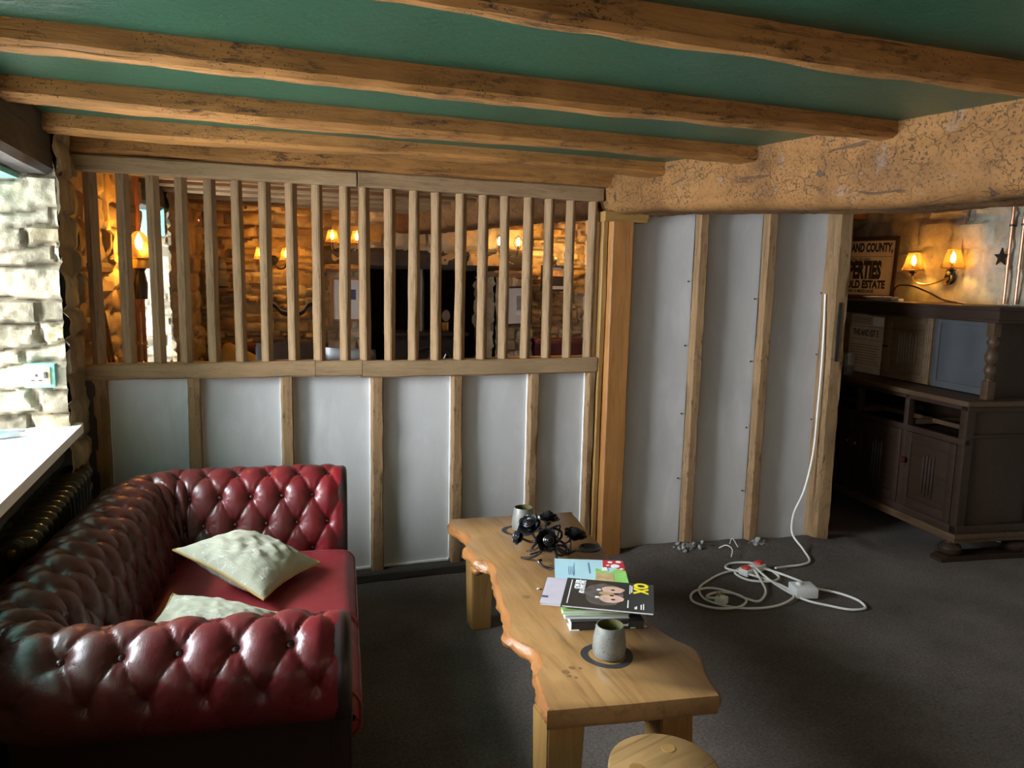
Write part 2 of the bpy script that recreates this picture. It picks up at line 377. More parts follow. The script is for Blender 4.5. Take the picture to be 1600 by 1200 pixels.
def leather_mat():
    t = NT('oxblood_leather'); v = t.coord()
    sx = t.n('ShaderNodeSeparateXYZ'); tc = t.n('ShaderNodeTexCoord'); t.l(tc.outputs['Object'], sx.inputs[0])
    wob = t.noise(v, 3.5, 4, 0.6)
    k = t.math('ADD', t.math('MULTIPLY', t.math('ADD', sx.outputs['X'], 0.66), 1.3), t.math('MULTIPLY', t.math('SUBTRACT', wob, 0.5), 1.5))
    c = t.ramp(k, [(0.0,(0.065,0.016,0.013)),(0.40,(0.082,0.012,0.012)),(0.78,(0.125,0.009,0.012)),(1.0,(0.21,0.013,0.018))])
    cr = t.n('ShaderNodeTexVoronoi', feature='DISTANCE_TO_EDGE'); cr.inputs['Scale'].default_value = 85
    t.l(t.coord(), cr.inputs['Vector'])
    fine = t.noise(v, 60, 4, 0.6); rgh = t.ramp(t.noise(v, 9, 4), [(0.3,(0.26,0.26,0.26)),(0.75,(0.46,0.46,0.46))])
    h = t.math('ADD', t.ramp(cr.outputs['Distance'], [(0.0,(0,0,0)),(0.12,(1,1,1))]), fine)
    wr = t.noise(t.coord((1,1,1)), 16, 5, 0.6, 1.5); h = t.math('ADD', t.math('MULTIPLY',h,0.10), t.math('MULTIPLY',wr,0.5))
    t.bump(h, 0.12, 0.010); return t.fin(c, rgh, 0, 0.42)
M['leather'] = leather_mat()
M['shaded_leather'] = plain('shaded_oxblood', (0.018,0.006,0.006), 0.4, vary=0.3, scale=6, bump=0.1)  # sofa leather copy with the shade of its unlit sides put into the colour
M['seat_leather'] = (lambda t: (t.bump(t.noise(t.coord(), 14, 6, 0.65, 1.0), 0.18, 0.012), t.fin(t.ramp(t.noise(t.coord(), 4, 5, 0.6), [(0.3,(0.17,0.016,0.020)),(0.7,(0.26,0.030,0.034))]), 0.45, 0, 0.45))[1])(NT('worn_red_seat_leather'))
M['button'] = plain('oxblood_button', (0.045,0.010,0.010), 0.22, vary=0.2)
M['piping'] = plain('worn_red_piping', (0.20,0.03,0.03), 0.4)
def linen_mat():
    t = NT('cream_linen'); v = t.coord()
    c = t.ramp(t.noise(v, 6, 3), [(0.3,(0.37,0.36,0.275)),(0.7,(0.44,0.43,0.335))])
    vs = t.coord((1,1,0.05)); e = t.noise(vs, 9, 3, 0.5, 2.5)
    emb = t.math('MULTIPLY', t.ramp(e, [(0.485,(0,0,0)),(0.50,(1,1,1)),(0.515,(0,0,0))]), t.ramp(t.noise(vs, 4.0, 1), [(0.48,(0,0,0)),(0.56,(1,1,1))]))
    c = t.mix(emb, c, (0.66,0.66,0.60)); wv = t.noise(t.coord((3,14,3)), 4, 4)
    t.bump(t.math('ADD', wv, t.math('MULTIPLY',emb,0.3)), 0.4, 0.008); return t.fin(c, 0.85, 0, 0.2)
M['linen'] = linen_mat()
M['gold_cord'] = plain('gold_cord', (0.42,0.27,0.09), 0.6)
M['cream_cord'] = plain('cream_cord', (0.55,0.53,0.44), 0.7)
M['radiator'] = plain('dark_bronze_radiator', (0.060,0.050,0.036), 0.26, 0.2, spec=0.6)
M['brass'] = plain('brass', (0.55,0.38,0.14), 0.3, 1.0)
M['iron'] = plain('black_wrought_iron', (0.020,0.020,0.021), 0.26, 0.4, bump=0.3, spec=0.65)
M['copper'] = plain('copper_pipe', (0.42,0.20,0.125), 0.4, 0.9)
M['white_plastic'] = plain('white_plastic', (0.72,0.72,0.70), 0.35, vary=0.04)
M['grey_plastic'] = plain('grey_plastic', (0.35,0.36,0.36), 0.4, vary=0.08)
M['cable'] = plain('white_cable', (0.74,0.72,0.66), 0.4, vary=0.05)
M['red_plastic'] = plain('red_switch', (0.62,0.04,0.03), 0.35)
M['teal_paint'] = plain('teal_paint', (0.16,0.42,0.35), 0.45, vary=0.4, scale=60)
M['brown_socket'] = plain('paint_smeared_socket', (0.44,0.30,0.16), 0.5, vary=0.25)
M['black'] = plain('black_print', (0.012,0.011,0.010), 0.6)
M['charcoal'] = plain('charcoal_cover', (0.030,0.030,0.028), 0.22, vary=0.3, scale=8)
M['yellow'] = plain('yellow_print', (0.88,0.70,0.03), 0.4, vary=0.02)
M['white'] = plain('white_print', (0.80,0.80,0.78), 0.5, vary=0.02)
M['paper'] = plain('page_edges', (0.66,0.66,0.64), 0.8, vary=0.06, scale=40)
M['lilac'] = plain('lilac_cover', (0.55,0.50,0.56), 0.3, vary=0.1)
M['pale_blue'] = plain('pale_blue_cover', (0.42,0.66,0.72), 0.3, vary=0.05)
M['blue_ink'] = plain('blue_print', (0.12,0.20,0.38), 0.4)
M['lime'] = plain('lime_print', (0.26,0.55,0.14), 0.35, vary=0.3)
M['red_print'] = plain('red_print', (0.50,0.03,0.05), 0.35)
M['peach'] = plain('peach_print', (0.62,0.40,0.30), 0.35, vary=0.25, scale=30)
M['grey_fur'] = plain('grey_fur_print', (0.10,0.085,0.075), 0.35, vary=0.6, scale=40)
M['tan_print'] = plain('tan_print', (0.50,0.33,0.18), 0.35, vary=0.4, scale=30)
M['old_paper'] = plain('old_poster_paper', (0.60,0.50,0.34), 0.7, vary=0.1)
M['frame_dark'] = plain('dark_frame', (0.035,0.020,0.012), 0.4)
M['frame_oak'] = plain('oak_picture_frame', (0.32,0.15,0.06), 0.5)
M['mount'] = plain('pale_picture_mount', (0.62,0.63,0.62), 0.6, vary=0.03)
M['grey_print'] = plain('grey_print', (0.25,0.26,0.27), 0.6, vary=0.4, scale=30)
M['navy_print'] = plain('navy_print', (0.06,0.07,0.14), 0.6, vary=0.5, scale=60)
M['china'] = plain('white_china', (0.72,0.72,0.70), 0.2, vary=0.03)
M['grey_panel'] = plain('bare_grey_panel', (0.045,0.047,0.050), 0.6, vary=0.12)
M['grey_leather'] = plain('slate_leather', (0.075,0.073,0.082), 0.3, vary=0.2, bump=0.1)
M['black_leather'] = plain('black_leather', (0.022,0.020,0.020), 0.3, vary=0.2)
M['red_leather'] = plain('red_tub_leather', (0.33,0.028,0.035), 0.3, vary=0.15)
M['bench_leather'] = plain('dark_red_bench_leather', (0.08,0.012,0.014), 0.35, vary=0.2)
M['mustard'] = plain('mustard_cloth', (0.36,0.25,0.07), 0.85)
M['stove'] = plain('cast_iron_stove', (0.022,0.022,0.022), 0.5, 0.2)
M['steel'] = plain('steel_flue', (0.42,0.42,0.43), 0.3, 1.0)
M['fluff'] = plain('grey_fluff', (0.30,0.29,0.28), 0.95, vary=0.4, scale=80)
def cup_mat():
    t = NT('speckled_pewter_glaze'); v = t.coord()
    c = t.ramp(t.noise(v, 12, 5, 0.6), [(0.3,(0.17,0.17,0.15)),(0.7,(0.30,0.30,0.27))])
    sp = t.ramp(t.noise(v, 210, 3, 0.7), [(0.60,(0,0,0)),(0.66,(1,1,1))]); c = t.mix(sp, c, (0.04,0.04,0.035))
    t.bump(t.noise(v, 120, 3), 0.2, 0.002); return t.fin(c, 0.38, 0.35, 0.5)
M['cup'] = cup_mat()
M['cup_in'] = plain('olive_brass_lining', (0.20,0.19,0.07), 0.35, 0.6)
M['ring_stain'] = plain('black_ring_mat', (0.030,0.029,0.030), 0.55, vary=0.2, scale=40)
def glass_mat(name, col, rough=0.05, tr=0.9):
    t = NT(name); t.b.inputs['Transmission Weight'].default_value = tr; t.b.inputs['IOR'].default_value = 1.45
    return t.fin(col, rough)
M['glass'] = glass_mat('clear_glass', (0.95,0.97,0.96))
M['smoke_glass'] = glass_mat('smoked_glass', (0.10,0.10,0.10), 0.1, 0.6)
def emit(name, col, s):
    t = NT(name); t.b.inputs['Emission Color'].default_value = (*col,1); t.b.inputs['Emission Strength'].default_value = s
    return t.fin(col, 0.5)
M['bulb'] = emit('glowing_bulb', (1.0,0.72,0.30), 22)
M['led'] = emit('red_led', (1.0,0.08,0.03), 4)
def shade_mat():
    t = NT('pleated_gauze_shade'); tr = t.n('ShaderNodeBsdfTranslucent'); tr.inputs[0].default_value = (0.25,0.14,0.035,1)
    tp = t.n('ShaderNodeBsdfTransparent'); tp.inputs[0].default_value = (0.9,0.72,0.36,1)
    mx = t.n('ShaderNodeMixShader'); mx.inputs[0].default_value = 0.55; m2 = t.n('ShaderNodeMixShader'); m2.inputs[0].default_value = 0.36
    t.fin((0.10,0.065,0.03), 0.8)
    t.l(tr.outputs[0], mx.inputs[1]); t.l(t.b.outputs[0], mx.inputs[2]); t.l(mx.outputs[0], m2.inputs[1]); t.l(tp.outputs[0], m2.inputs[2])
    t.l(m2.outputs[0], t.t.nodes['Material Output'].inputs['Surface']); return t.m
M['shade'] = shade_mat()
# ------------------------------------------------------------------ the room shell
# right-hand partition line and its lamp-lit neighbour wall
RP0 = Vector((1.94,3.60,0)); RPd = Vector((0.993,-0.12,0)).normalized(); RPn = Vector((-0.12,-0.993,0)).normalized()
def rp(s, off=0.0, z=0.0): return RP0+RPd*s+RPn*off+Vector((0,0,z))
# carpet: one sheet, rucked up along the foot of the right-hand partition
rows = []
xs = [-1.6+0.06*i for i in range(118)]; yy = [-2.6+0.06*i for i in range(168)]
for y in yy:
    r_ = []
    for x in xs:
        z = 0.004*fbm(x*2.5,y*2.5,1.0,3)
        d = (Vector((x,y,0))-RP0); s = d.dot(RPd); o = d.dot(RPn)
        if -0.05 < s < 1.5 and -0.5 < o < 0.6:
            z += 0.034*exp(-((o-0.03)/0.075)**2)*(0.35+1.1*max(0,noise.noise(Vector((s*5,0.3,2)))+0.35))*min(1,(s+0.05)*6)
            z += 0.012*exp(-((o-0.12)/0.15)**2)*(1+noise.noise(Vector((s*9,o*9,2))))
        r_.append((x,y,z))
    rows.append(r_)
struct(MB().grid(rows).build('floor', M['carpet']))
# green painted boards between the beams, and the bare boards of the far room
def slab(name, x0,x1,y0,y1,z0,z1, mat): return struct(MB().box(x0,x1,y0,y1,z0,z1).build(name, mat, smooth=False))
slab('ceiling', -1.6,5.4,-2.6,3.62,2.038,2.14, M['green'])
slab('ceiling_far', -1.6,5.4,3.62,7.6,2.10,2.18, M['plate'])
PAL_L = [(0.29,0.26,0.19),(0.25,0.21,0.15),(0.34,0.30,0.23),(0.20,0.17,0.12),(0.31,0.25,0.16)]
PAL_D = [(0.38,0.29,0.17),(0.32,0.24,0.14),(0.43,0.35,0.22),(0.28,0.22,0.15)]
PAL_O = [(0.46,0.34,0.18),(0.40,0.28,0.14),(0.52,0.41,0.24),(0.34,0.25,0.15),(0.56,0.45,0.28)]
# left wall: pier beside the partition, window jamb, wall below the sill, and the run towards the camera
WX = -0.635
def jamb_and_pier():
    mb = rubble((WX,3.62,0),(0,-1,0),(1,0,0),0.36,2.1,0.018,0.022,3,(0.08,0.16),(0.12,0.3),PAL_D,mortar=(0.22,0.18,0.13))
    return mb
struct(jamb_and_pier().build('wall_left', M['stone']))
struct(rubble((-1.28,3.26,0.86),(1,0,0),(0,-1,0),0.655,1.02,0.010,0.034,11,(0.05,0.13),(0.14,0.42),PAL_L,mortar=(0.17,0.14,0.10),edge=0.016).build('wall_left_jamb', M['stone']))
struct(rubble((-0.78,3.30,0),(0,-1,0),(1,0,0),2.6,0.88,0.03,0.03,5,pal=PAL_D,mortar=(0.2,0.16,0.11)).build('wall_left_under_sill', M['stone']))
struct(rubble((WX,0.75,0),(0,-1,0),(1,0,0),0.85,2.1,0.035,0.02,6,pal=PAL_D).build('wall_left_pier', M['stone']))
struct(rubble((-1.28,0.75,0.86),(1,0,0),(0,1,0),0.66,1.0,0.03,0.02,7,pal=PAL_L).build('wall_left_near_jamb', M['stone']))
struct(rubble((WX,-0.1,0),(0,-1,0),(1,0,0),1.3,0.9,0.05,0.02,8,pal=PAL_D).build('wall_left_low', M['stone']))
struct(rubble((WX,-1.4,0),(0,-1,0),(1,0,0),1.2,2.1,0.06,0.02,9,pal=PAL_D).build('wall_left_rear', M['stone']))
struct(rubble((WX,-0.1,1.83),(0,-1,0),(1,0,0),1.3,0.27,0.05,0.02,10,pal=PAL_D).build('wall_left_over_window', M['stone']))
# thickness of the outer wall behind the stone faces
fill = MB()
fill.box(-1.30,-0.72,3.31,4.70,0,2.1); fill.box(-1.30,-0.84,-2.4,3.31,0,0.84); fill.box(-1.30,-0.69,-0.06,0.71,0.84,2.1); fill.box(-1.30,-1.14,0.71,3.31,1.85,2.1); fill.box(-1.30,-0.69,-2.4,-1.42,0.84,2.1); fill.box(-1.30,-0.69,-1.42,-0.06,1.85,2.1)
struct(fill.build('wall_left_core', M['plaster'], smooth=False))
# blackened timber lintel over the window, teal paint where its soffit meets the stone
lint = timber(2.75,0.5,0.235,0.006,0.02,30,4)
struct(lint.build('trim_1', M['black_beam'], loc=(-0.885,0.62,1.955), rot=(0,0,pi/2)))
struct(MB().box(-1.28,-0.74,0.7,3.25,1.815,1.835).build('trim_2', M['teal_paint'], smooth=False))
# window frame well outside the view, in the depth of the wall
def window_frame(name, x, y0, y1, z0, z1, nx, nz):
    mb = MB(); mb.box(x-.03,x+.03,y0,y0+.05,z0,z1); mb.box(x-.03,x+.03,y1-.05,y1,z0,z1); mb.box(x-.03,x+.03,y0,y1,z0,z0+.05); mb.box(x-.03,x+.03,y0,y1,z1-.05,z1)
    for i in range(1,nx): q = y0+(y1-y0)*i/nx; mb.box(x-.012,x+.012,q-.012,q+.012,z0,z1)
    for i in range(1,nz): q = z0+(z1-z0)*i/nz; mb.box(x-.012,x+.012,y0,y1,q-.012,q+.012)
    return struct(mb.build(name, M['white_paint'], smooth=False))
window_frame('window_1', -1.22, 0.75, 3.25, 0.9, 1.83, 5, 2)
# sill slab with a rounded nose
sil = MB(); poly = [(-1.28,0.72),(-0.62,0.72),(-0.592,0.75),(-0.590,2.2)]+[(-0.588-0.05*(1-cos(a))*0.6, 3.29+0.045*sin(a)) for a in [i*pi/12 for i in range(7)]]+[(-1.28,3.335)]
sil.prism(poly, 0.865, 0.90)
struct(sil.build('trim_10', M['white_paint'], angle=50))
struct(timber(2.5,0.10,0.11,0.006,0.02,24,41).build('trim_3', M['black_beam'], loc=(-0.70,0.75,0.805), rot=(0,0,pi/2)))
# far room: left wall runs in at an angle, with its own window
FL0 = Vector((-0.66,3.62,0)); FLd = Vector((0.113,0.9936,0)).normalized(); FLn = Vector((0.9936,-0.113,0))
def fl(s, off=0, z=0): return FL0+FLd*s+FLn*off+Vector((0,0,z))
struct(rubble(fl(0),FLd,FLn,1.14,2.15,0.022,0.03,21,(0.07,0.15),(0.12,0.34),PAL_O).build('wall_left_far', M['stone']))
struct(rubble(fl(1.92),FLd,FLn,1.3,2.15,0.024,0.03,22,pal=PAL_D).build('wall_left_far_corner', M['stone']))
struct(rubble(fl(1.92,-0.62,0.55),FLn,-FLd,0.63,1.35,0.014,0.024,23,(0.05,0.11),(0.2,0.5),PAL_L,edge=0.012).build('wall_left_far_jamb', M['stone']))
struct(rubble(fl(1.14,-0.62,0.55),FLn,FLd,0.61,1.35,0.03,0.02,24,pal=PAL_L).build('wall_left_far_near_jamb', M['stone']))
struct(rubble(fl(1.1),FLd,FLn,0.9,0.6,0.04,0.02,25,pal=PAL_D).build('wall_left_far_low', M['stone']))
struct(timber(1.05,0.62,0.30,0.004,0.02,14,45).build('trim_4', M['black_beam'], loc=fl(1.0,-0.31,2.03), rot=(0,0,atan2(FLd.y,FLd.x))))
struct(MB().prism([(fl(1.14,-.62).x,fl(1.14,-.62).y),(fl(1.92,-.62).x,fl(1.92,-.62).y),(fl(1.92,.02).x,fl(1.92,.02).y),(fl(1.14,.02).x,fl(1.14,.02).y)],0.57,0.60).build('trim_11', M['white_paint'], smooth=False))
struct(MB().box(-0.60,0.0,-0.022,0.0,1.72,1.90,M=Matrix.Translation(fl(1.90))@axes((0,0,0),FLn,FLd,(0,0,1))).build('trim_5', M['teal_paint'], smooth=False))
# far back wall with the fireplace opening, right walls
BY = 6.72
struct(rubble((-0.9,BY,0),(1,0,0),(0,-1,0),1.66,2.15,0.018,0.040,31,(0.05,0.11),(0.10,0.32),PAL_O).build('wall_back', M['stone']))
struct(rubble((0.74,BY-0.06,1.60),(1,0,0),(0,-1,0),1.75,0.55,0.024,0.05,32,(0.12,0.24),(0.3,0.7),PAL_O,edge=0.03).build('wall_back_over_hearth', M['stone']))
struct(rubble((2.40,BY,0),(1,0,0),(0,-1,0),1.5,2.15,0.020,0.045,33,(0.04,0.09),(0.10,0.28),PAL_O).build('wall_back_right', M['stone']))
struct(rubble((0.6,7.45,0),(1,0,0),(0,-1,0),2.1,2.0,0.06,0.03,34,pal=PAL_D).build('wall_hearth_back', M['soot']))
struct(rubble((0.92,7.5,0),(0,-1,0),(1,0,0),0.8,2.0,0.06,0.03,35,pal=PAL_D).build('wall_hearth_left', M['soot']))
struct(rubble((2.30,6.7,0),(0,1,0),(-1,0,0),0.8,2.0,0.05,0.03,36,pal=[(0.4,0.4,0.38)]).build('wall_hearth_right', M['soot']))
for i, (x0, wd, sd, hh) in enumerate(((0.70,0.27,37,1.52),(2.20,0.36,38,1.50))):
    p = rubble((x0,BY-0.10,0),(1,0,0),(0,-1,0),wd,hh,0.02,0.035,sd,(0.08,0.18),(0.12,0.3),[(0.36,0.30,0.22),(0.27,0.23,0.18),(0.44,0.38,0.29)])
    q = rubble((x0+wd,BY-0.10,0) if i == 0 else (x0,BY+0.5,0),(0,1,0) if i == 0 else (0,-1,0),(1,0,0) if i == 0 else (-1,0,0),0.6,hh,0.03,0.03,sd+3,pal=PAL_D)
    b = len(p.v); p.v += q.v; p.f += [[b+k for k in f] for f in q.f]; p.mi += q.mi; p.col += q.col
    struct(p.build('wall_hearth_pier', M['stone']))
    struct(timber(wd+0.05,0.3,0.06,0.012,0.02,8,60+i).build('trim_%d'%(6+i), M['stud'], loc=(x0-0.02,BY,hh+0.03)))
struct(timber(1.86,0.30,0.17,0.012,0.03,40,50,4).build('trim_8', M['black_beam'], loc=(0.66,BY+0.05,1.64)))
# wall behind the court cupboard: runs with it, and the alcove's end wall
CW0 = Vector((4.21,2.87,0)); CWd = Vector((0.139,0.99,0)).normalized(); CWn = Vector((-0.99,0.139,0)).normalized()
def cw(s, off=0, z=0): return CW0+CWd*s+CWn*off+Vector((0,0,z))
PAL_R = [(0.40,0.37,0.30),(0.36,0.34,0.28),(0.44,0.40,0.31),(0.48,0.44,0.33),(0.34,0.31,0.25)]
struct(rubble(cw(-0.9),CWd,CWn,3.6,2.08,0.024,0.028,51,(0.12,0.24),(0.22,0.55),PAL_R,mortar=(0.42,0.40,0.34),edge=0.035).build('wall_right', M['stone']))
struct(rubble(cw(-0.85),-CWd,CWn,4.6,2.1,0.06,0.03,52,pal=PAL_D).build('wall_right_rear', M['stone']))
struct(rubble((3.1,5.05,0),(1,0,0),(0,-1,0),1.7,2.1,0.04,0.03,53,(0.12,0.24),(0.22,0.55),PAL_R).build('wall_alcove_end', M['stone']))
slab('wall_between_rooms', 3.12,3.20,3.66,6.8,0,2.12, M['plaster'])
slab('wall_rear', -1.6,5.4,-2.62,-2.5,0,2.1, M['plaster'])
slab('trim_9', 3.2,4.55,4.55,5.0,1.985,2.06, M['frame_oak'])

# ------------------------------------------------------------------ ceiling beams and girder
GD = Vector((0.28,-1.6,0)).normalized(); GN = Vector((-1.6,-0.28,0)).normalized()   # girder runs towards the camera
def gx(y): return 1.78+0.28*(3.6-y)/1.6
BEAMS = [(-1.05,2.6,0.07,'near'),(1.415,2.45,0.060,'a'),(2.055,2.28,0.080,'b'),(2.665,2.18,0.110,'c'),(3.215,2.06,0.125,'d')]
BL = ['orange oak ceiling beam nearest the camera, crossing the top right corner of the view',
      'second orange oak ceiling beam back from the camera, ending in a dark socket in the girder',
      'third orange oak ceiling beam, black flecked, between the two narrow green strips',
      'rough split ceiling beam just in front of the slatted partition']
for i, (y, x1, wd, _) in enumerate(BEAMS[1:]):
    L = gx(y)+ (0.9 if i == 0 else 0.05)+1.0
    o = timber(L, wd, 0.105, 0.0045, 0.014, int(L/0.03), 100+i, 4, lambda t, i=i: (1,1,0.008*sin(t*5+i*2),0.006*sin(t*7+i))).build('ceiling_beam', M['beam'])
    o.location = (-1.0, y, 2.03 if i < 3 else 2.035)
    tag(o, BL[i], 'beam', 'orange ceiling beams')
o = timber(2.55,0.13,0.085,0.006,0.012,70,120,4).build('ceiling_beam', M['beam'], loc=(-0.72,3.62,2.01))
tag(o, 'pale rough beam lying directly on top of the slatted partition', 'beam', 'orange ceiling beams')
# girder: huge ochre-painted oak, thicker and lower towards the camera, running on into the far room
def girder(y0, y1, seed, name, label):
    n = int(abs(y1-y0)/0.025); mb = MB(); rows = []
    for i in range(n+1):
        y = y0+(y1-y0)*i/n; x = gx(y)
        zb = 1.835-0.065*min(1,max(0,(3.3-y)/1.1)) if y < 3.6 else 1.84+0.02*min(1,(y-3.6))
        zb += 0.010*noise.noise(Vector((y*2.2,seed,1)))
        zt = 2.075; wd = 0.36; row = []
        sec = [(0.035,0)]+[(0.035-0.035*sin(a), 0.05*(1-cos(a))) for a in (0.5,1.0,1.57)]
        sec = [(0.05,0.0),(0.022,0.012),(0.006,0.035)]+[(0.004*sin(k),0.035+(zt-zb-0.035)*k/12) for k in range(1,13)]
        sec += [(wd,zt-zb)]+[(wd,(zt-zb)*(1-k/4)) for k in range(1,4)]+[(wd-0.03,0.0)]+[(wd-(wd-0.05)*k/6,0.006*sin(k*2)) for k in range(1,6)]
        for (a, b) in sec:
            P = Vector((x,y,zb+b))-GN*a
            dn = 0.012*fbm(y*5,P.z*7,seed,4)+0.006*noise.noise(Vector((y*25,P.z*25,seed)))
            if a < 0.06: P += GN*(dn-0.004+0.02*noise.noise(Vector((y*1.7,2.2,seed))))
            else: P.z += dn*0.6
            row.append(P)
        rows.append(row)
    b = len(mb.v); mb.grid(rows, closed_u=True); m = len(rows[0])
    mb.f.append(list(range(b,b+m))[::-1]); mb.mi.append(0); e = b+n*m; mb.f.append(list(range(e,e+m))); mb.mi.append(0)
    return tag(mb.build(name, M['girder'], angle=60), label, 'beam')
girder(0.6,3.64,3.0,'ceiling_girder','massive ochre painted girder, pitted and black flecked, above the tall white panels')
girder(3.68,6.68,5.0,'ceiling_girder','pale girder in the far room seen through the slats, running back to the fireplace wall')
for i in range(7):
    y = 3.98+0.38*i; L = gx(y)+0.62
    o = timber(L,0.075,0.10,0.004,0.012,30,140+i,3).build('ceiling_joist', M['plate'], loc=(-0.55,y,2.05))
    tag(o, ('first','second','third','fourth','fifth','sixth','last')[i]+' pale bare joist of the far room ceiling, counted back from the slats', 'beam', 'far room joists')
# ------------------------------------------------------------------ slatted partition
PY = 3.60
part = thing('slatted_partition','slatted oak partition with white plaster panels below its rail, behind the sofa','partition',(0,PY,0))
def tv(name, x, z0, z1, wd, dp, mat, seed, amp=0.003, dy=0.0, parent=part, spin=0.0, taper=None, lean=0.0):
    o = timber(z1-z0, dp, wd, amp, min(0.006,wd*0.15), max(8,int((z1-z0)/0.035)), seed, 3, taper).build(name, mat, parent)
    # local X up, local Z across (wd), local Y depth
    R = Matrix(((0,0,-1),(0,1,0),(1,0,0)))
    o.rotation_euler = (Matrix.Rotation(spin,3,'Z') @ Matrix.Rotation(lean,3,'Y') @ R).to_euler(); o.location = (x, dy, z0); return o
BX = [(-0.592,-0.552),(-0.477,-0.434),(-0.355,-0.315),(-0.250,-0.206),(-0.135,-0.091),(-0.019,0.022),(0.091,0.134),(0.208,0.252),(0.323,0.366),(0.442,0.486),(0.537,0.578),(0.653,0.696),(0.768,0.812),(0.882,0.925),(1.000,1.042),(1.116,1.158),(1.230,1.272),(1.350,1.392),(1.468,1.508),(1.585,1.625),(1.704,1.744)]
for i, (a, b) in enumerate(BX):
    tv('baluster', (a+b)/2, 1.085, 1.915, 0.043, 0.043, M['baluster'], 200+i, 0.0025, 0.03, lean=0.006*sin(i*2.3), spin=-0.73+0.10*sin(i*1.7))
# rails: two lengths of top plate butted at a joint, one mid rail in three lengths
def rail(name, x0, x1, z, hh, dp, mat, seed, dy=0.03):
    return timber(x1-x0, dp, hh, 0.004, 0.008, int((x1-x0)/0.04), seed, 3).build(name, mat, part, loc=(x0,dy,z))
rail('top_plate', -0.66, 0.515, 1.928, 0.068, 0.085, M['plate'], 231)
rail('top_plate', 0.522, 1.764, 1.930, 0.072, 0.090, M['baluster'], 232, 0.025)
rail('mid_rail', -0.64, 0.32, 1.062, 0.072, 0.085, M['baluster'], 233)
rail('mid_rail', 0.322, 0.535, 1.060, 0.074, 0.086, M['plate'], 234)
rail('mid_rail', 0.538, 1.764, 1.052, 0.080, 0.085, M['plate'], 235)
SX = [(-0.605,-0.545,0),(-0.229,-0.176,0),(0.167,0.222,0),(0.583,0.640,0),(0.985,1.037,0),(1.397,1.445,0),(1.724,1.764,0)]
for i, (a, b, _) in enumerate(SX):
    tv('stud', (a+b)/2, 0.0, 1.03, b-a, 0.065, M['stud'], 240+i, 0.004, 0.032, lean=0.0)
tv('corner_stud', -0.615, 0.0, 1.03, 0.06, 0.08, M['black_beam'], 249, 0.004, 0.04)
for i in range(6):
    x0, x1 = SX[i][1]-0.004, SX[i+1][0]+0.004
    mb = MB(); n = 10; rows = []
    for j in range(13):
        z = 0.045+(1.022-0.045)*j/12
        rows.append([(x0+(x1-x0)*k/n, 0.052+0.0015*noise.noise(Vector((k*.6+i*9,j*.6,1))), z) for k in range(n+1)])
    mb.grid(rows); mb.box(x0,x1,0.056,0.075,0.03,1.03)
    p = mb.build('plaster_panel', M['plaster'], part)
    fr = MB()
    fr.box(x0,x0+0.008,0.040,0.054,0.045,1.02); fr.box(x1-0.008,x1,0.040,0.054,0.045,1.02); fr.box(x0,x1,0.040,0.054,0.045,0.056)
    fr.build('plaster_edge', M['plaster_edge'], p, smooth=False)
rail('sole_plate', -0.62, 1.764, 0.022, 0.05, 0.10, M['black_beam'], 251, 0.02)
# back of the panels, seen from the far room
MB().box(-0.6,1.76,0.08,0.092,0.02,1.03).build('back_board', M['plate'], part, smooth=False)

# fresh oak post with its packing block under the girder
op = thing('oak_post','square fresh orange oak post at the end of the slatted partition','post',(1.868,3.615,0))
def tvp(par, name, x, y, z0, z1, wd, dp, mat, seed, amp=0.002, cham=0.008):
    o = timber(z1-z0, dp, wd, amp, cham, max(6,int((z1-z0)/0.05)), seed, 3).build(name, mat, par)
    o.rotation_euler = Matrix(((0,0,-1),(0,1,0),(1,0,0))).to_euler(); o.location = (x,y,z0); return o
tvp(op,'shaft',0.0,0,0,1.795,0.128,0.13,M['post'],301)
blk = MB(); blk.prism([(-0.105,1.795),(0.135,1.795),(0.150,1.838),(-0.105,1.845)], -0.062, 0.06, M=Matrix(((1,0,0,0),(0,0,1,0),(0,1,0,0),(0,0,0,1))))
blk.build('packing_block', M['leg'], op, angle=20)
tvp(op,'side_batten',-0.083,0.02,0.0,1.80,0.03,0.09,M['leg'],302,0.002,0.004)

# ------------------------------------------------------------------ tall studded partition on the right
RA = atan2(RPd.y,RPd.x)
rpt = thing('studded_partition','tall partition of narrow oak studs and grey white plasterboard under the girder','partition',rp(0),RA)
for k, (s0, s1) in enumerate(((0.375,0.428),(0.778,0.832))):
    wd = s1-s0
    o = tvp(rpt,'stud',(s0+s1)/2,0.0,0.0,2.03,wd,0.065,M['stud'],311+k,0.003,0.006)
o = tvp(rpt,'end_post',1.236,0.0,0.0,2.03,0.098,0.12,M['stud'],320,0.005,0.014)
MB().box(1.222,1.240,-0.068,-0.055,1.07,1.40).build('mortise_slot', M['black'], rpt, smooth=False)
for (s0, s1) in ((0.012,0.38),(0.42,0.785),(0.825,1.20)):
    mb = MB(); rows = []
    for j in range(17):
        z = -0.01+2.05*j/16; rows.append([(s0+(s1-s0)*k/8, 0.045+0.003*noise.noise(Vector((k*.5+s0*30,j*.4,4))), z) for k in range(9)])
    mb.grid(rows); mb.box(s0,s1,0.05,0.065,0,2.04)
    p = mb.build('plasterboard_panel', M['plaster'], rpt)
    sc_ = MB()
    for z in (0.35,0.72,1.1,1.45):
        for s in (s1-0.022,): sc_.lathe([(0.0001,0),(0.005,0),(0.0035,0.003),(0.0001,0.003)],8,M=Matrix.Translation((s,0.043,z+0.05*sin(s*40)))@Matrix.Rotation(pi/2,4,'X'))
    sc_.build('screw_heads', M['black'], p)
MB().box(0.012,1.245,0.07,0.085,0,2.04).build('back_board', M['plate'], rpt, smooth=False)
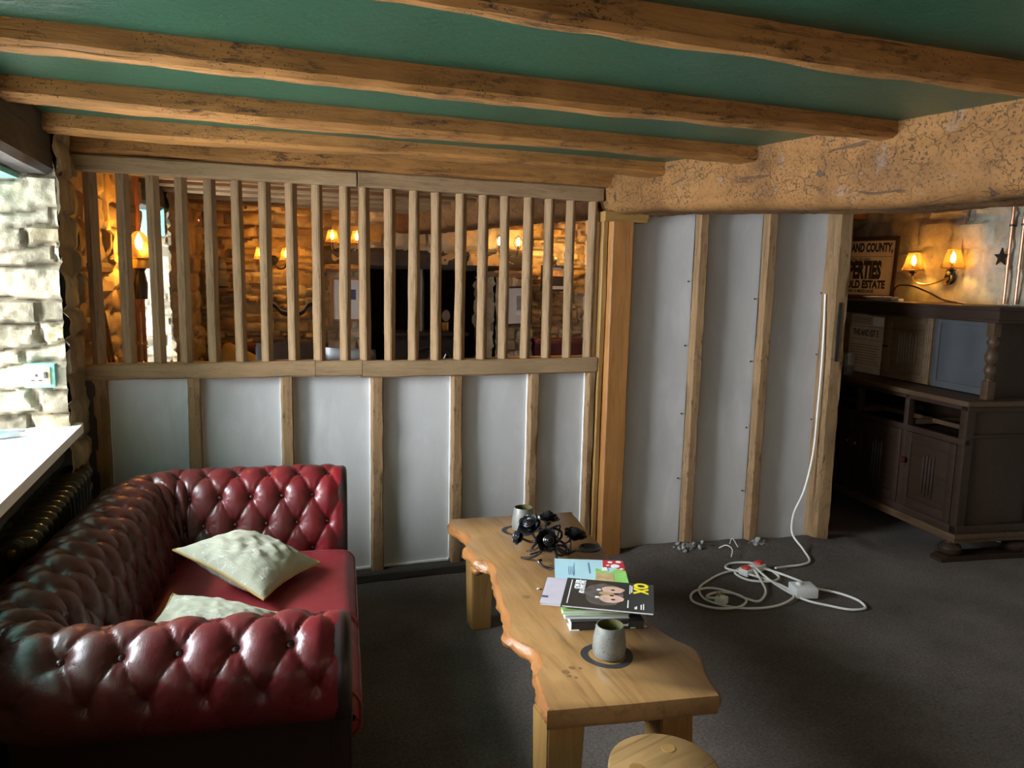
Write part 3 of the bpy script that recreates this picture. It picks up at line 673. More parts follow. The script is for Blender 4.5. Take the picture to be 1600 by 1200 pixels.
# ------------------------------------------------------------------ chesterfield sofa
SOFA_A = radians(-7.0)
sofa = thing('chesterfield_sofa','oxblood red buttoned leather chesterfield sofa under the window','sofa',(0.292,2.392,0),SOFA_A)
# profile across the rolled wall: s outwards from the inner face, z up
def sofa_profile():
    pts = [(0.0,0.30),(0.0,0.40),(0.012,0.50)]
    c = (0.165,0.595); r = 0.118
    for k in range(0,26): a = radians(178-10.4*k); pts.append((c[0]+r*cos(a), c[1]+r*sin(a)))
    pts.append((0.178,0.47))
    return pts
PR = sofa_profile(); ARC = [0.0]
for a, b in zip(PR, PR[1:]): ARC.append(ARC[-1]+sqrt((b[0]-a[0])**2+(b[1]-a[1])**2))
def prof(t):
    t = min(max(t,0),ARC[-1]-1e-6)
    for i in range(len(PR)-1):
        if t <= ARC[i+1]:
            k = (t-ARC[i])/(ARC[i+1]-ARC[i]); a, b = PR[i], PR[i+1]
            return (a[0]+(b[0]-a[0])*k, a[1]+(b[1]-a[1])*k)
def prof_s(t):
    q = [prof(t+d) for d in (-0.02,-0.01,0,0.01,0.02)]
    return (sum(p[0] for p in q)/5, sum(p[1] for p in q)/5)
# plan path of the crest (local x forward, y along the sofa)
CR = 0.165; FX, BX_, HY = 0.0, -0.765, 0.700; RC = 0.20
def path(t):   # returns point on crest line, outward normal
    l1 = (FX-BX_)-RC; la = RC*pi/2; l2 = 2*HY-2*RC
    if t < l1: return (FX-t,-HY),(0,-1)
    t -= l1
    if t < la: a = t/RC; return (BX_+RC-RC*sin(a), -HY+RC-RC*cos(a)), (-sin(a),-cos(a))
    t -= la
    if t < l2: return (BX_,-HY+RC+t),(-1,0)
    t -= l2
    if t < la: a = t/RC; return (BX_+RC-RC*cos(a), HY-RC+RC*sin(a)), (-cos(a),sin(a))
    t -= la
    return (BX_+RC+t,HY),(0,1)
PL = 2*((FX-BX_)-RC)+2*RC*pi/2+2*HY-2*RC
NC = 24; DU = PL/NC; ROW0, DR = 0.132, 0.106
def lattice(U, V):
    s, t = U+V/2, U-V/2
    ds, dt = abs(s-round(s)), abs(t-round(t))
    # metric distance to the nearest button
    best = 9; ang = 0
    for rr in (floor(V), floor(V)+1):
        off = 0.5 if rr % 2 else 0.0
        uu = round(U-off)+off; dx, dy = (U-uu)*DU, (V-rr)*DR; d = sqrt(dx*dx+dy*dy)
        if d < best: best = d; ang = atan2(dy,dx)
    return ds, dt, best, ang
def puff(U, V, fade):
    ds, dt, d, ang = lattice(U,V)
    p = (sin(pi*ds)*sin(pi*dt)+1e-6)**0.40
    cre = exp(-(ds/0.035)**2)+exp(-(dt/0.035)**2)
    h = 0.0105*p-0.0028*min(1,cre)-0.013*exp(-(d/0.016)**2)-0.009*exp(-(d/0.034)**2)+0.007
    h += 0.0020*sin(ang*11+U*3)*exp(-((d-0.028)/0.014)**2)
    return h*fade
def sofa_surface(t, v, bare=False):
    (px,py),(nx,ny) = path(t); s, z = prof_s(v); s2, z2 = prof_s(v+0.004); s1, z1 = prof_s(v-0.004)
    ts, tz = s2-s1, z2-z1; L = sqrt(ts*ts+tz*tz)+1e-9; ns, nz = -tz/L, ts/L   # outward from the padding
    U, V = t/DU, (v-ROW0)/DR
    fade = min(1,max(0,(v-0.02)/0.1))*min(1,max(0.0,(0.77-v)/0.15))
    e = min(t, PL-t); fade *= min(1,0.25+e/0.07)
    h = 0 if bare else puff(U,V,fade)
    h += 0.003*noise.noise(Vector((t*9,v*9,1)))
    if bare: h = -0.006
    off = s-CR+ns*h; zz = z+nz*h
    return Vector((px+nx*off, py+ny*off, zz))
TA = (FX-BX_)-RC+RC*pi/4
NVV = 110
def sofa_piece(name, t0, t1):
    n = int((t1-t0)/DU*20); mb = MB()
    rows = [[sofa_surface(t0+(t1-t0)*i/n, ARC[-1]*j/NVV) for j in range(NVV+1)] for i in range(n+1)]
    mb.grid(rows)
    return mb.build(name, M['leather'], sofa, angle=180)
pieces = [('arm',0,TA,sofa_piece('arm',0,TA)),('backrest',TA,PL-TA,sofa_piece('backrest',TA,PL-TA)),('arm',PL-TA,PL,sofa_piece('arm',PL-TA,PL))]
bmesh_btn = MB().sphere((0,0,0),0.0112,12,8,sq=(1,1,0.7))
btn0 = bmesh_btn.build('button', M['button'], pieces[0][3]); first = True
for rr in (0,1,2,3,4):
    off = 0.5 if rr % 2 else 0.0
    for k in range(NC+1):
        U = k+off; t = U*DU; v = ROW0+rr*DR
        if t < 0.03 or t > PL-0.03 or v < 0.05 or v > 0.60: continue
        for nm, t0, t1, ob in pieces:
            if t0 <= t < t1: break
        if v < 0.15 and t < PL*0.68: continue       # hidden behind the seat cushions
        p = sofa_surface(t,v); q = sofa_surface(t+0.002,v,True)-sofa_surface(t-0.002,v,True); r2 = sofa_surface(t,v+0.004,True)-sofa_surface(t,v-0.004,True)
        nrm = q.cross(r2).normalized()
        if first: b = btn0; first = False
        else: b = btn0.copy(); COL.objects.link(b)
        b.parent = ob; b.location = p+nrm*0.005; b.rotation_euler = nrm.to_track_quat('Z','Y').to_euler()
# scroll fronts: facing panels on the arm ends, and plain outside panels under the rolls
for sy in (-1,1):
    poly = []
    for i in range(40):
        v = ARC[-1]*i/39; s, z = prof_s(v); poly.append((s-CR,z))
    poly += [(0.012,0.09),(-CR,0.09)]
    mb = MB(); cx = sum(p[0] for p in poly)/len(poly); cz = 0.56
    ring = lambda sc_, x: [(x, sy*(HY+(a*sc_+cx*(1-sc_))), (b-cz)*sc_+cz) for a, b in poly]
    mb.grid([ring(1.0,-0.03),ring(1.04,-0.008),ring(1.04,0.004),ring(1.0,0.014),ring(0.9,0.018),ring(0.5,0.019)],closed_u=True)
    e = len(mb.v)-len(poly); mb.f.append(list(range(e,e+len(poly)))); mb.mi.append(0)
    mb.build('arm_front', M['shaded_leather'], sofa, angle=50)  # arm fronts take the leather copy darkened for shade
mb = MB(); outer = []
n = 60
rows = []
for z in (0.075,0.2,0.35,0.49):
    r_ = []
    for i in range(n+1):
        (px,py),(nx,ny) = path(PL*i/n); r_.append((px+nx*0.012,py+ny*0.012,z))
    rows.append(r_)
mb.grid(rows); mb.build('outside_panel', M['shaded_leather'], sofa, angle=180)  # shade under the rolls is painted in by the darkened leather copy
MB().box(-0.62,0.0,-0.60,0.60,0.085,0.29,0.02).build('seat_base', M['leather'], sofa)
def cushion(y0, y1, seed):
    x0, x1, z0, z1 = -0.605, 0.045, 0.285, 0.425; mb = MB(); N = 26; rows = []
    rr = 0.045
    def pt(a, b):   # a around section (0..1), b along y
        return None
    prof_ = []
    def arcp(cx,cz,a0,a1,k): return [(cx+rr*cos(radians(a0+(a1-a0)*i/k)), cz+rr*sin(radians(a0+(a1-a0)*i/k))) for i in range(k+1)]
    sec = [(x0+ (x1-x0)*i/20, z0) for i in range(1,20)][::1]
    sec = [(x0+(x1-x0-rr)*i/16, z0) for i in range(17)]+arcp(x1-rr,z0+rr,-90,0,5)[1:]+arcp(x1-rr,z1-rr,0,90,5)+[(x1-rr-(x1-rr-x0)*i/22, z1) for i in range(1,23)]
    M_ = 24
    for j in range(M_+1):
        f = j/M_; e = min(f,1-f)*(y1-y0); rd = 0.035; sh = 1.0
        y = y0+(y1-y0)*f
        inset = 0.0
        if e < rd: inset = rd-sqrt(max(0,rd*rd-(rd-e)**2))
        row = []
        for (x,z) in sec:
            cr = 0.028*sin(pi*f)**0.5*max(0,1-((x-(x0+x1)/2)/((x1-x0)/2))**2)**0.6 if z > (z0+z1)/2 else 0
            zz = z+cr; zz = zz-inset*(1 if z > (z0+z1)/2 else -1); xx = x-inset*(0.6 if x > x1-rr*1.2 else 0)
            d = 0.005*fbm(x*5,y*5,seed,3)
            row.append((xx, y, zz+(d if z > z0+0.02 else 0)))
        rows.append(row)
    mb.grid(rows, closed_u=True); m = len(sec)
    mb.f.append(list(range(m))[::-1]); mb.mi.append(0); mb.f.append(list(range(M_*m,M_*m+m))); mb.mi.append(0)
    c = mb.build('seat_cushion', M['seat_leather'], sofa, angle=60)
    K = 17+2
    edge = [rows[1][i]+(Vector((0,0,0)) if False else Vector()) if False else Vector(rows[1][i]) for i in range(len(sec)-1,K+3,-1)]
    fi = K+4
    path_ = edge+[Vector(rows[j][fi]) for j in range(1,M_)]+[Vector(rows[M_-1][i]) for i in range(fi+1,len(sec))]
    MB().tube(path_,0.0048,6).build('piping', M['piping'], c)
    MB().tube([Vector(rows[1][i]) for i in range(fi,14,-1)],0.0048,6).build('piping', M['piping'], c)
    return c
cushion(-0.535,-0.075,5); cushion(-0.072,0.535,8)
for x, y in ((-0.05,-0.64),(-0.05,0.64),(-0.72,-0.64),(-0.72,0.64)):
    MB().lathe([(0.025,0),(0.04,0.02),(0.042,0.045),(0.03,0.075),(0.03,0.09)],14,(x,y,0)).build('foot', M['dark_oak'], sofa)
# scatter cushions
def pillow(label, corners, seed, thick=0.062, cord='cream_cord'):
    A,B,C,D = [Vector(c) for c in corners]; cen = (A+B+C+D)/4
    nrm = ((B-A).cross(D-A)).normalized()
    if nrm.z < 0: nrm = -nrm
    X = (B-A).normalized(); Y = nrm.cross(X)
    th = thing('scatter_cushion', label, 'cushion', cen, 0, 'cream cushions on the sofa')
    th.rotation_euler = Matrix((X,Y,nrm)).transposed().to_euler()
    loc = lambda P: Vector(((P-cen).dot(X),(P-cen).dot(Y),(P-cen).dot(nrm)))
    a,b,c,d = map(loc,(A,B,C,D)); N = 40; mb = MB()
    def pos(u,v,side):
        p = a*(1-u)*(1-v)+b*u*(1-v)+c*u*v+d*(1-u)*v
        q = lambda t: 1-abs(2*t-1)**2.2
        bow = 0.035*(1-q(v))*0
        e = (q(u)*q(v))**0.55
        # edges draw in between the corners
        ctr = (a+b+c+d)/4; pull = 0.10*((1-q(u))*q(v)+(1-q(v))*q(u)); p = p+(ctr-p)*pull
        p = p+Vector((0,0,side*thick*e*(1+0.10*fbm(u*2.5+seed,v*2.5,side,2))))
        wr = 0.005*fbm(u*4+v*9+seed,u*9-v*3,2,3)*(0.4+e); p.z += wr*side
        return p
    for side in (1,-1): mb.grid([[pos(i/N,j/N,side) for j in range(N+1)] for i in range(N+1)])
    mb.build('cushion_cover', M['linen'], th, angle=180)
    edge = [pos(i/20,0,1) for i in range(20)]+[pos(1,i/20,1) for i in range(20)]+[pos(1-i/20,1,1) for i in range(20)]+[pos(0,1-i/20,1) for i in range(20)]
    MB().tube([p+Vector((0,0,-0.002)) for p in edge],0.0045,6,closed=True).build('piping', M[cord], th)
    return th
pillow('cream linen cushion with gold edge leaning on the sofa back, farther from the camera', [(-0.225,2.595,0.60),(0.045,2.385,0.485),(0.245,2.675,0.475),(-0.02,2.86,0.56)], 3, cord='gold_cord')
pillow('cream linen cushion half hidden behind the near arm of the sofa', [(-0.29,2.08,0.53),(0.01,1.96,0.505),(0.085,2.225,0.505),(-0.213,2.37,0.54)], 8, 0.05, 'gold_cord')
# ------------------------------------------------------------------ radiator, socket, sill clutter
rad = thing('column_radiator','dark bronze column radiator under the white window sill','radiator',(-0.638,2.50,0.018))
NS = 15; PIT = 0.064
def rad_section():
    mb = MB()
    for x in (-0.032,0.032):
        mb.tube([(x,0,0.10),(x,0,0.66)],0.0155,10)
    # rounded header caps, top and bottom
    for z in (0.665,0.115):
        pts = []
        prof_ = [(-0.058,0.004),(-0.052,0.016),(-0.035,0.023),(0,0.025),(0.035,0.023),(0.052,0.016),(0.058,0.004)]
        rows = [[(x,0.029*(r/0.025)*cos(a),z+r*1.25*sin(a)) for a in [2*pi*k/12 for k in range(12)]] for x, r in prof_]
        b = len(mb.v); mb.grid(rows,closed_u=True); mb.f.append(list(range(b,b+12))[::-1]); mb.f.append(list(range(b+72,b+84))); mb.mi += [0,0]
    return mb
s0 = rad_section().build('radiator_section', M['radiator'], rad, angle=60)
for i in range(1,NS):
    c = s0.copy(); COL.objects.link(c); c.parent = rad; c.location = (0,PIT*i,0)
hb = MB(); hb.tube([(0,-0.02,0.665),(0,PIT*NS-0.04,0.665)],0.018,10); hb.tube([(0,-0.02,0.115),(0,PIT*NS-0.04,0.115)],0.018,10)
hb.build('header_pipe', M['radiator'], rad)
bs = MB(); bs.lathe([(0.034,0),(0.034,0.012),(0.026,0.02),(0.012,0.022)],16,M=Matrix.Translation((0,-0.022,0.665))@Matrix.Rotation(pi/2,4,'X')); bs.build('end_boss', M['radiator'], rad)
bv = MB(); bv.lathe([(0.012,0),(0.012,0.008),(0.006,0.010)],12,M=Matrix.Translation((0,-0.044,0.665))@Matrix.Rotation(pi/2,4,'X')); bv.build('bleed_valve', M['brass'], rad)
for y in (0.0,PIT*(NS-1)):
    MB().box(-0.04,0.04,y-0.012,y+0.012,-0.018,0.10,0.004).build('foot', M['radiator'], rad)
# wall socket set in the window jamb
JY = 3.218
so = thing('wall_socket','teal framed wall socket with paint smears on the bright window jamb','socket',(-0.708,JY,1.10))
RJ = Matrix.Rotation(pi/2,4,'X')
MB().box(-0.052,0.052,-0.006,0.05,-0.045,0.045,0.008).build('back_box', M['teal_paint'], so)
MB().box(-0.038,0.038,-0.012,-0.004,-0.034,0.034,0.003).build('face_plate', M['brown_socket'], so)
hs = MB(); hs.box(-0.012,-0.004,-0.0135,-0.011,-0.002,0.008); hs.box(-0.026,-0.014,-0.0135,-0.011,-0.018,-0.013); hs.box(-0.002,0.010,-0.0135,-0.011,-0.018,-0.013)
hs.build('socket_holes', M['black'], so, smooth=False)
MB().box(0.016,0.028,-0.018,-0.010,-0.008,0.016,0.002).build('switch', M['charcoal'], so)
# grey plug-in lead end lying on the sill
pg = thing('cable_clip','grey metal cable splitter with loose wire ends on the white window sill','cable',(-0.79,3.06,0.90),0.5)
MB().box(-0.045,0.045,-0.018,0.018,0.004,0.03,0.006).build('body', M['grey_plastic'], pg)
MB().box(0.045,0.062,-0.006,0.006,0.012,0.022,0.002).build('plug_tip', M['steel'], pg)
MB().box(-0.03,-0.005,-0.02,0.0,0.02,0.033,0.003).build('teal_sleeve', M['teal_paint'], pg)
for k in range(5):
    a = -0.5+0.25*k
    MB().tube([(-0.044,0.012*(k-2)*0.5,0.018),(-0.075,0.03*a,0.028+0.006*(k%2)),(-0.12,0.11*a,0.008+0.012*((k+1)%2)),(-0.16,0.16*a,0.004)],0.0022,5,smooth=5).build('wire', M['grey_plastic'], pg)
# ------------------------------------------------------------------ live-edge coffee table
TZ = 0.45
table = thing('coffee_table','long live-edge oak coffee table in front of the sofa','table',(1.0,2.3,0))
def tl(p): return (p[0]-1.0, p[1]-2.3)
# outline of the slab, anticlockwise from the near left corner (plan, metres)
LEFT = [(0.828,3.085),(0.806,3.02),(0.826,2.93),(0.842,2.84),(0.790,2.74),(0.800,2.66),(0.795,2.60),(0.835,2.56),(0.815,2.44),(0.790,2.33),(0.765,2.22),(0.752,2.12),(0.736,2.06),(0.716,2.02),(0.722,1.95),(0.748,1.90),(0.742,1.82),(0.708,1.77),(0.694,1.71),(0.682,1.65),(0.676,1.600)]
NEAR = [(0.682,1.590),(0.90,1.555),(1.130,1.522)]
RIGHT = [(1.148,1.535),(1.168,1.61),(1.205,1.70),(1.222,1.76),(1.198,1.84),(1.185,1.95),(1.215,2.06),(1.240,2.18),(1.262,2.32),(1.30,2.45),(1.335,2.58),(1.355,2.72),(1.372,2.86),(1.392,2.95),(1.405,3.035)]
FAR = [(1.398,3.045),(1.12,3.07),(0.835,3.092)]
def spl(P, k): return [Vector((p[0],p[1],0)) for p in P] if k == 0 else crom([Vector((p[0],p[1],0)) for p in P], k)
out = []; wgt = []
for seg, wv in ((LEFT,1.0),(NEAR,0.12),(RIGHT,0.8),(FAR,0.12)):
    q = spl(seg,5); out += q; wgt += [wv]*len(q)
n = len(out); cen = Vector((1.03,2.3,0))
def ringz(z, off, amp):
    r_ = []
    for i, p in enumerate(out):
        a, b = out[(i-1)%n], out[(i+1)%n]; t = (b-a).normalized(); nr = Vector((t.y,-t.x,0))
        k = wgt[i]; d = off*k+amp*k*fbm(p.x*14,p.y*14,z*22,3)
        q = p+nr*d; x, y = tl(q); r_.append((x,y,z))
    return r_
mb = MB()
rings = [ringz(TZ-0.052,-0.040,0.016),ringz(TZ-0.050,-0.022,0.016),ringz(TZ-0.038,-0.004,0.015),ringz(TZ-0.024,0.0,0.012),ringz(TZ-0.012,-0.006,0.007),ringz(TZ-0.004,-0.014,0.003),ringz(TZ,-0.020,0.002)]
mb.grid(rings, closed_u=True, mi=1); m = n
for i in range(len(mb.mi)):
    j = (i % n)
    if wgt[j] < 0.5: mb.mi[i] = 0
mb.f.append(list(range(0,n))[::-1]); mb.mi.append(0); mb.f.append(list(range(6*n,7*n))); mb.mi.append(0)
# wood grain should run along the slab: build along X then turn
top = MB(); top.v = [Vector((v.y,-v.x,v.z)) for v in mb.v]; top.f = mb.f; top.mi = mb.mi
top.build('tabletop', [M['table'],M['bark']], table, rot=(0,0,pi/2), angle=50)
def knob(x, y, z, r, nm):
    mb = MB().sphere((0,0,0), r, 14, 10)
    for v in mb.v:
        d = v.normalized(); v *= 1+0.35*noise.noise(d*2.3+Vector((x*9,y*9,0))); v.z *= 0.8
    a, b = tl((x,y)); return mb.build(nm, M['bark'], table, loc=(a,b,z), angle=180)
knob(0.748,2.03,TZ-0.030,0.030,'burr'); knob(0.822,2.62,TZ-0.044,0.028,'burr'); knob(0.845,3.055,TZ-0.024,0.025,'burr'); knob(1.198,1.765,TZ-0.030,0.028,'burr')
def tleg(x, y, dx, dy):
    mb = MB(); a, b = tl((x,y))
    for z0, z1 in ((0,TZ-0.045),):
        w0, w1 = 0.042, 0.052
        vs = [(a+dx+sx*w0,b+dy+sy*w0,0) for sx,sy in ((-1,-1),(1,-1),(1,1),(-1,1))]+[(a+sx*w1,b+sy*w1,TZ-0.045) for sx,sy in ((-1,-1),(1,-1),(1,1),(-1,1))]
    bm = bmesh.new(); bv = [bm.verts.new(v) for v in vs]
    for f in ((3,2,1,0),(4,5,6,7),(0,1,5,4),(1,2,6,5),(2,3,7,6),(3,0,4,7)): bm.faces.new([bv[i] for i in f])
    bmesh.ops.bevel(bm, geom=bm.edges[:], offset=0.004, segments=2, affect='EDGES'); bm.verts.index_update()
    # vertical grain: swap so local X runs up
    mb.add([(v.co.z,v.co.y,-v.co.x) for v in bm.verts],[[v.index for v in f.verts] for f in bm.faces]); bm.free()
    mb.build('leg', M['leg'], table, rot=(0,-pi/2,0), angle=30)
tleg(0.742,1.655,-0.012,-0.02); tleg(1.075,1.68,0.02,-0.02); tleg(0.935,2.955,0.005,0.02); tleg(1.30,2.93,0.02,0.02)
def ring_mark(x, y, r0, r1):
    mb = MB(); a, b = tl((x,y)); S = 40
    mb.grid([[(a+r*(1+0.03*sin(3*t))*cos(t), b+r*(1+0.03*sin(3*t))*sin(t), z) for t in [2*pi*k/S for k in range(S)]] for r, z in ((r0,TZ-0.001),(r0,TZ+0.0006),(r1,TZ+0.0006),(r1,TZ-0.001))], closed_u=True)
    mb.build('ring_mark', M['ring_stain'], table, smooth=False)
ring_mark(0.951,1.800,0.053,0.074); ring_mark(1.075,2.868,0.050,0.070)
kn = MB()
for (x,y,r) in ((0.80,1.75,0.012),(0.825,1.765,0.010),(0.80,1.728,0.008),(0.846,1.756,0.006),(0.815,1.715,0.006),(0.868,2.235,0.014)):
    a,b = tl((x,y)); kn.lathe([(0.0001,TZ-0.001),(r,TZ-0.001),(r*0.9,TZ+0.0005),(0.0001,TZ+0.0005)],14,(a,b,0))
kn.build('knots', plain('dark_knot',(0.24,0.125,0.048),0.36), table, smooth=False)

def cup(label, x, y, h=0.103):
    t = thing('pewter_cup', label, 'cup', (x,y,TZ+0.0012), 0, 'speckled cups on the coffee table')
    MB().lathe([(0.0001,0),(0.036,0),(0.044,0.006),(0.0475,0.025),(0.046,0.048),(0.0425,0.070),(0.0385,h-0.004),(0.0375,h),(0.0355,h)],32,caps=False).build('cup_body', M['cup'], t)
    MB().lathe([(0.0355,h),(0.037,h-0.01),(0.041,0.06),(0.041,0.02),(0.035,0.012),(0.0001,0.010)],32,caps=False).build('lining', M['cup_in'], t)
    return t
cup('speckled grey metal cup at the near end of the table, before the books',0.953,1.795,0.092)
cup('speckled grey metal cup at the far end of the table, behind the iron roses',1.095,2.872,0.098)
tag(MB().sphere((0,0,0.003),0.006,8,6,sq=(1.3,1,0.6)).build('crumb', M['peach'], loc=(0.933,2.28,TZ)), 'tiny pale crumb lying alone on the table top left of the books', 'crumb')

# ------------------------------------------------------------------ wrought iron rose candle stand
ir = thing('rose_candle_holder','black wrought iron candle holder of curling stems and roses on the table','candle holder',(1.062,2.555,TZ+0.001))
def rose(name, loc, axis, r, seed):
    mb = MB(); rnd = random.Random(seed)
    q = Vector(axis).to_track_quat('Z','Y').to_matrix().to_4x4(); T = Matrix.Translation(loc) @ q
    for ringi,(n_,rad,tilt,ht) in enumerate(((3,0.32,0.25,0.80),(4,0.55,0.5,0.70),(5,0.80,0.7,0.58),(6,1.0,1.0,0.45))):
        for k in range(n_):
            a0 = 2*pi*k/n_+ringi*0.6+rnd.random()*0.3; wdt = 2*pi/n_*0.68; rows = []
            for i in range(7):
                f = i/6; row = []
                for j in range(9):
                    g = (j/8-0.5)*2; a = a0+g*wdt
                    rr = r*rad*(0.35+0.65*f**0.7)*(1+0.10*f*cos(g*pi)); zz = r*ht*f*(1-0.22*g*g)+r*0.05*sin(g*7+seed)*f - r*0.25*tilt*max(0,f-0.65)
                    row.append(T @ Vector((rr*cos(a), rr*sin(a), zz)))
                rows.append(row)
            th_ = [[p+ (T.to_3x3() @ Vector((0,0,1)))*0.0016 for p in row] for row in rows]
            mb.grid(rows); mb.grid(th_)
    # spiral heart
    pts = [T @ Vector((r*0.018*k*cos(k*0.7), r*0.018*k*sin(k*0.7), r*(0.92-0.010*k))) for k in range(30)]
    mb.tube(pts, 0.0042, 6)
    mb.sphere(T @ Vector((0,0,r*0.45)), r*0.42, 10, 6)
    mb.sphere(T @ Vector((0,0,-0.002)), r*0.32, 10, 6)
    return mb.build(name, M['iron'], ir, angle=40)
L3 = lambda x,y,z: Vector((x-1.06,y-2.60,z))
rose('rose', L3(1.015,2.63,0.113),(-0.45,-0.35,0.7),0.045,1)
rose('rose', L3(1.105,2.68,0.110),(0.1,0.0,0.95),0.046,2)
rose('rose', L3(1.045,2.545,0.086),(-0.1,-0.9,0.35),0.042,3)
rose('rose', L3(1.19,2.61,0.062),(0.1,-0.25,1),0.043,4)
rose('rosebud', L3(0.985,2.66,0.065),(-0.8,-0.2,0.4),0.030,5)
def stem(pts, r=0.0050): MB().tube([L3(*p) for p in pts], r, 8, smooth=8).build('stem', M['iron'], ir)
stem([(1.015,2.63,0.12),(1.03,2.62,0.07),(1.05,2.60,0.05),(1.045,2.56,0.06),(1.02,2.55,0.035),(0.985,2.58,0.012),(0.975,2.61,0.004),(0.995,2.60,0.004)])
stem([(1.105,2.70,0.12),(1.10,2.69,0.07),(1.08,2.65,0.055),(1.12,2.60,0.06),(1.15,2.60,0.035),(1.13,2.57,0.012),(1.10,2.56,0.02),(1.09,2.58,0.05)])
stem([(1.052,2.55,0.088),(1.07,2.52,0.055),(1.068,2.49,0.02),(1.055,2.45,0.004),(1.04,2.47,0.004),(1.01,2.50,0.012),(1.005,2.515,0.022),(1.018,2.52,0.022)])
stem([(1.178,2.62,0.07),(1.172,2.61,0.03),(1.168,2.60,0.004),(1.13,2.61,0.022),(1.10,2.63,0.045),(1.06,2.62,0.06),(1.02,2.64,0.05),(0.99,2.66,0.06)])
stem([(1.03,2.66,0.004),(1.04,2.65,0.03),(1.08,2.63,0.062),(1.13,2.66,0.085),(1.155,2.66,0.07),(1.14,2.63,0.055),(1.10,2.62,0.06)])
stem([(1.14,2.68,0.004),(1.145,2.67,0.05),(1.15,2.66,0.095),(1.12,2.63,0.105),(1.07,2.63,0.095),(1.05,2.65,0.105),(1.07,2.67,0.115)],0.0035)
stem([(0.99,2.60,0.03),(1.01,2.57,0.045),(1.045,2.56,0.07),(1.06,2.57,0.055),(1.03,2.58,0.03),(1.0,2.59,0.02)],0.0035)
stem([(1.10,2.59,0.035),(1.13,2.58,0.05),(1.16,2.595,0.055),(1.175,2.61,0.062),(1.165,2.625,0.06)],0.003)
stem([(1.09,2.55,0.05),(1.11,2.545,0.03),(1.14,2.55,0.02),(1.15,2.58,0.03),(1.12,2.585,0.045),(1.09,2.57,0.05)],0.0045)
dish = MB().lathe([(0.012,0.0),(0.020,0.004),(0.040,0.012),(0.043,0.018),(0.041,0.020),(0.036,0.014),(0.018,0.008),(0.0001,0.008)],24,L3(1.225,2.545,0.022),caps=False)
dish.build('candle_dish', M['iron'], ir)
stem([(1.168,2.60,0.004),(1.185,2.58,0.02),(1.21,2.555,0.022),(1.225,2.545,0.024)])

# ------------------------------------------------------------------ books and magazines
def book(name, label, cat, c, ang, wd, dp, th, cover, page, flap=0.002, z=TZ, tilt=0.0, spine='front'):
    t = thing(name, label, cat, (c[0],c[1],z), radians(ang), 'books and magazines on the table')
    t.rotation_euler = (tilt,0,radians(ang))
    cv = MB(); cv.box(-wd/2,wd/2,-dp/2,dp/2,th-flap,th); cv.box(-wd/2,wd/2,-dp/2,dp/2,0,flap)
    if spine == 'front': cv.box(-wd/2,wd/2,-dp/2,-dp/2+flap,0,th)
    if spine == 'left': cv.box(-wd/2,-wd/2+flap,-dp/2,dp/2,0,th)
    if spine == 'back': cv.box(-wd/2,wd/2,dp/2-flap,dp/2,0,th)
    cv.build('cover', cover, t, smooth=False)
    q = 0.0025
    MB().box(-wd/2+q,wd/2-q,-dp/2+q,dp/2-q,flap,th-flap).build('pages', page, t, smooth=False)
    return t
b1 = book('book','black hardback with torn dust jacket at the bottom of the book pile','book',(1.045,2.035),-13,0.225,0.19,0.026,M['charcoal'],M['paper'])
text('spine_title',"You've Got Your Own Manual",M['white'],b1,0.011,axes((0.012,-0.0956,0.013),(1,0,0),(0,0,1),(0,-1,0)),'CENTER',0.0002,0.75)
MB().prism([(-0.116,-0.098),(-0.088,-0.099),(-0.105,-0.06),(-0.116,-0.05)],0.0,0.003).build('torn_jacket', M['white'], b1, smooth=False)
MB().prism([(0.07,-0.098),(0.125,-0.088),(0.118,-0.078),(0.08,-0.08)],0.001,0.004).build('torn_jacket', M['paper'], b1, smooth=False)
b2 = book('book','pale grey softback in the pile, second from the bottom','book',(1.020,2.045),-15,0.20,0.16,0.013,M['paper'],M['paper'],z=TZ+0.0262,spine='back')
b3 = book('book','pale book with green spine end in the pile, third from the bottom','book',(1.018,2.050),-16,0.205,0.165,0.016,M['lime'],M['white'],z=TZ+0.0394,spine='back',flap=0.0025)
b4 = book('magazine','lilac white magazine sticking out left from under the black one','magazine',(1.015,2.075),-29,0.28,0.205,0.006,M['lilac'],M['paper'],z=TZ+0.0556,flap=0.001,spine='left')
MB().box(-0.138,-0.118,-0.06,-0.045,0.0060,0.0064).build('cover_print', M['navy_print'], b4, smooth=False)
b5 = book('magazine','pale blue and green magazine with red toadstool cover at the back of the pile','magazine',(1.115,2.262),-22,0.245,0.20,0.007,M['pale_blue'],M['white'],z=TZ+0.0475,flap=0.001,spine='left')
zc = 0.0072
def patch(par, name, poly, z, mat): return MB().prism(poly, z-0.0003, z+0.0002).build(name, mat, par, smooth=False)
patch(b5,'cover_print',[(0.01,-0.1),(0.122,-0.1),(0.122,0.06),(0.07,-0.01),(0.02,0.02)],zc,M['lime'])
patch(b5,'cover_print',[(0.012,-0.085),(0.075,-0.09),(0.078,-0.03),(0.02,-0.02)],zc+0.0004,M['tan_print'])
patch(b5,'cover_print',[(0.045,0.02),(0.078,0.035),(0.122,0.0),(0.122,0.099),(0.05,0.099)],zc+0.0004,M['red_print'])
sp = MB()
for x,y,r in ((0.09,0.045,0.016),(0.075,0.08,0.009),(0.105,0.085,0.010),(0.11,0.02,0.007),(0.065,0.05,0.006)): sp.lathe([(0.0001,zc+0.0005),(r,zc+0.0005),(r,zc+0.0009),(0.0001,zc+0.0009)],14,(x,y,0))
sp.build('cover_print', M['white'], b5, smooth=False)
patch(b5,'cover_print',[(0.04,-0.005),(0.062,0.0),(0.06,0.03),(0.042,0.03)],zc+0.0008,M['white'])
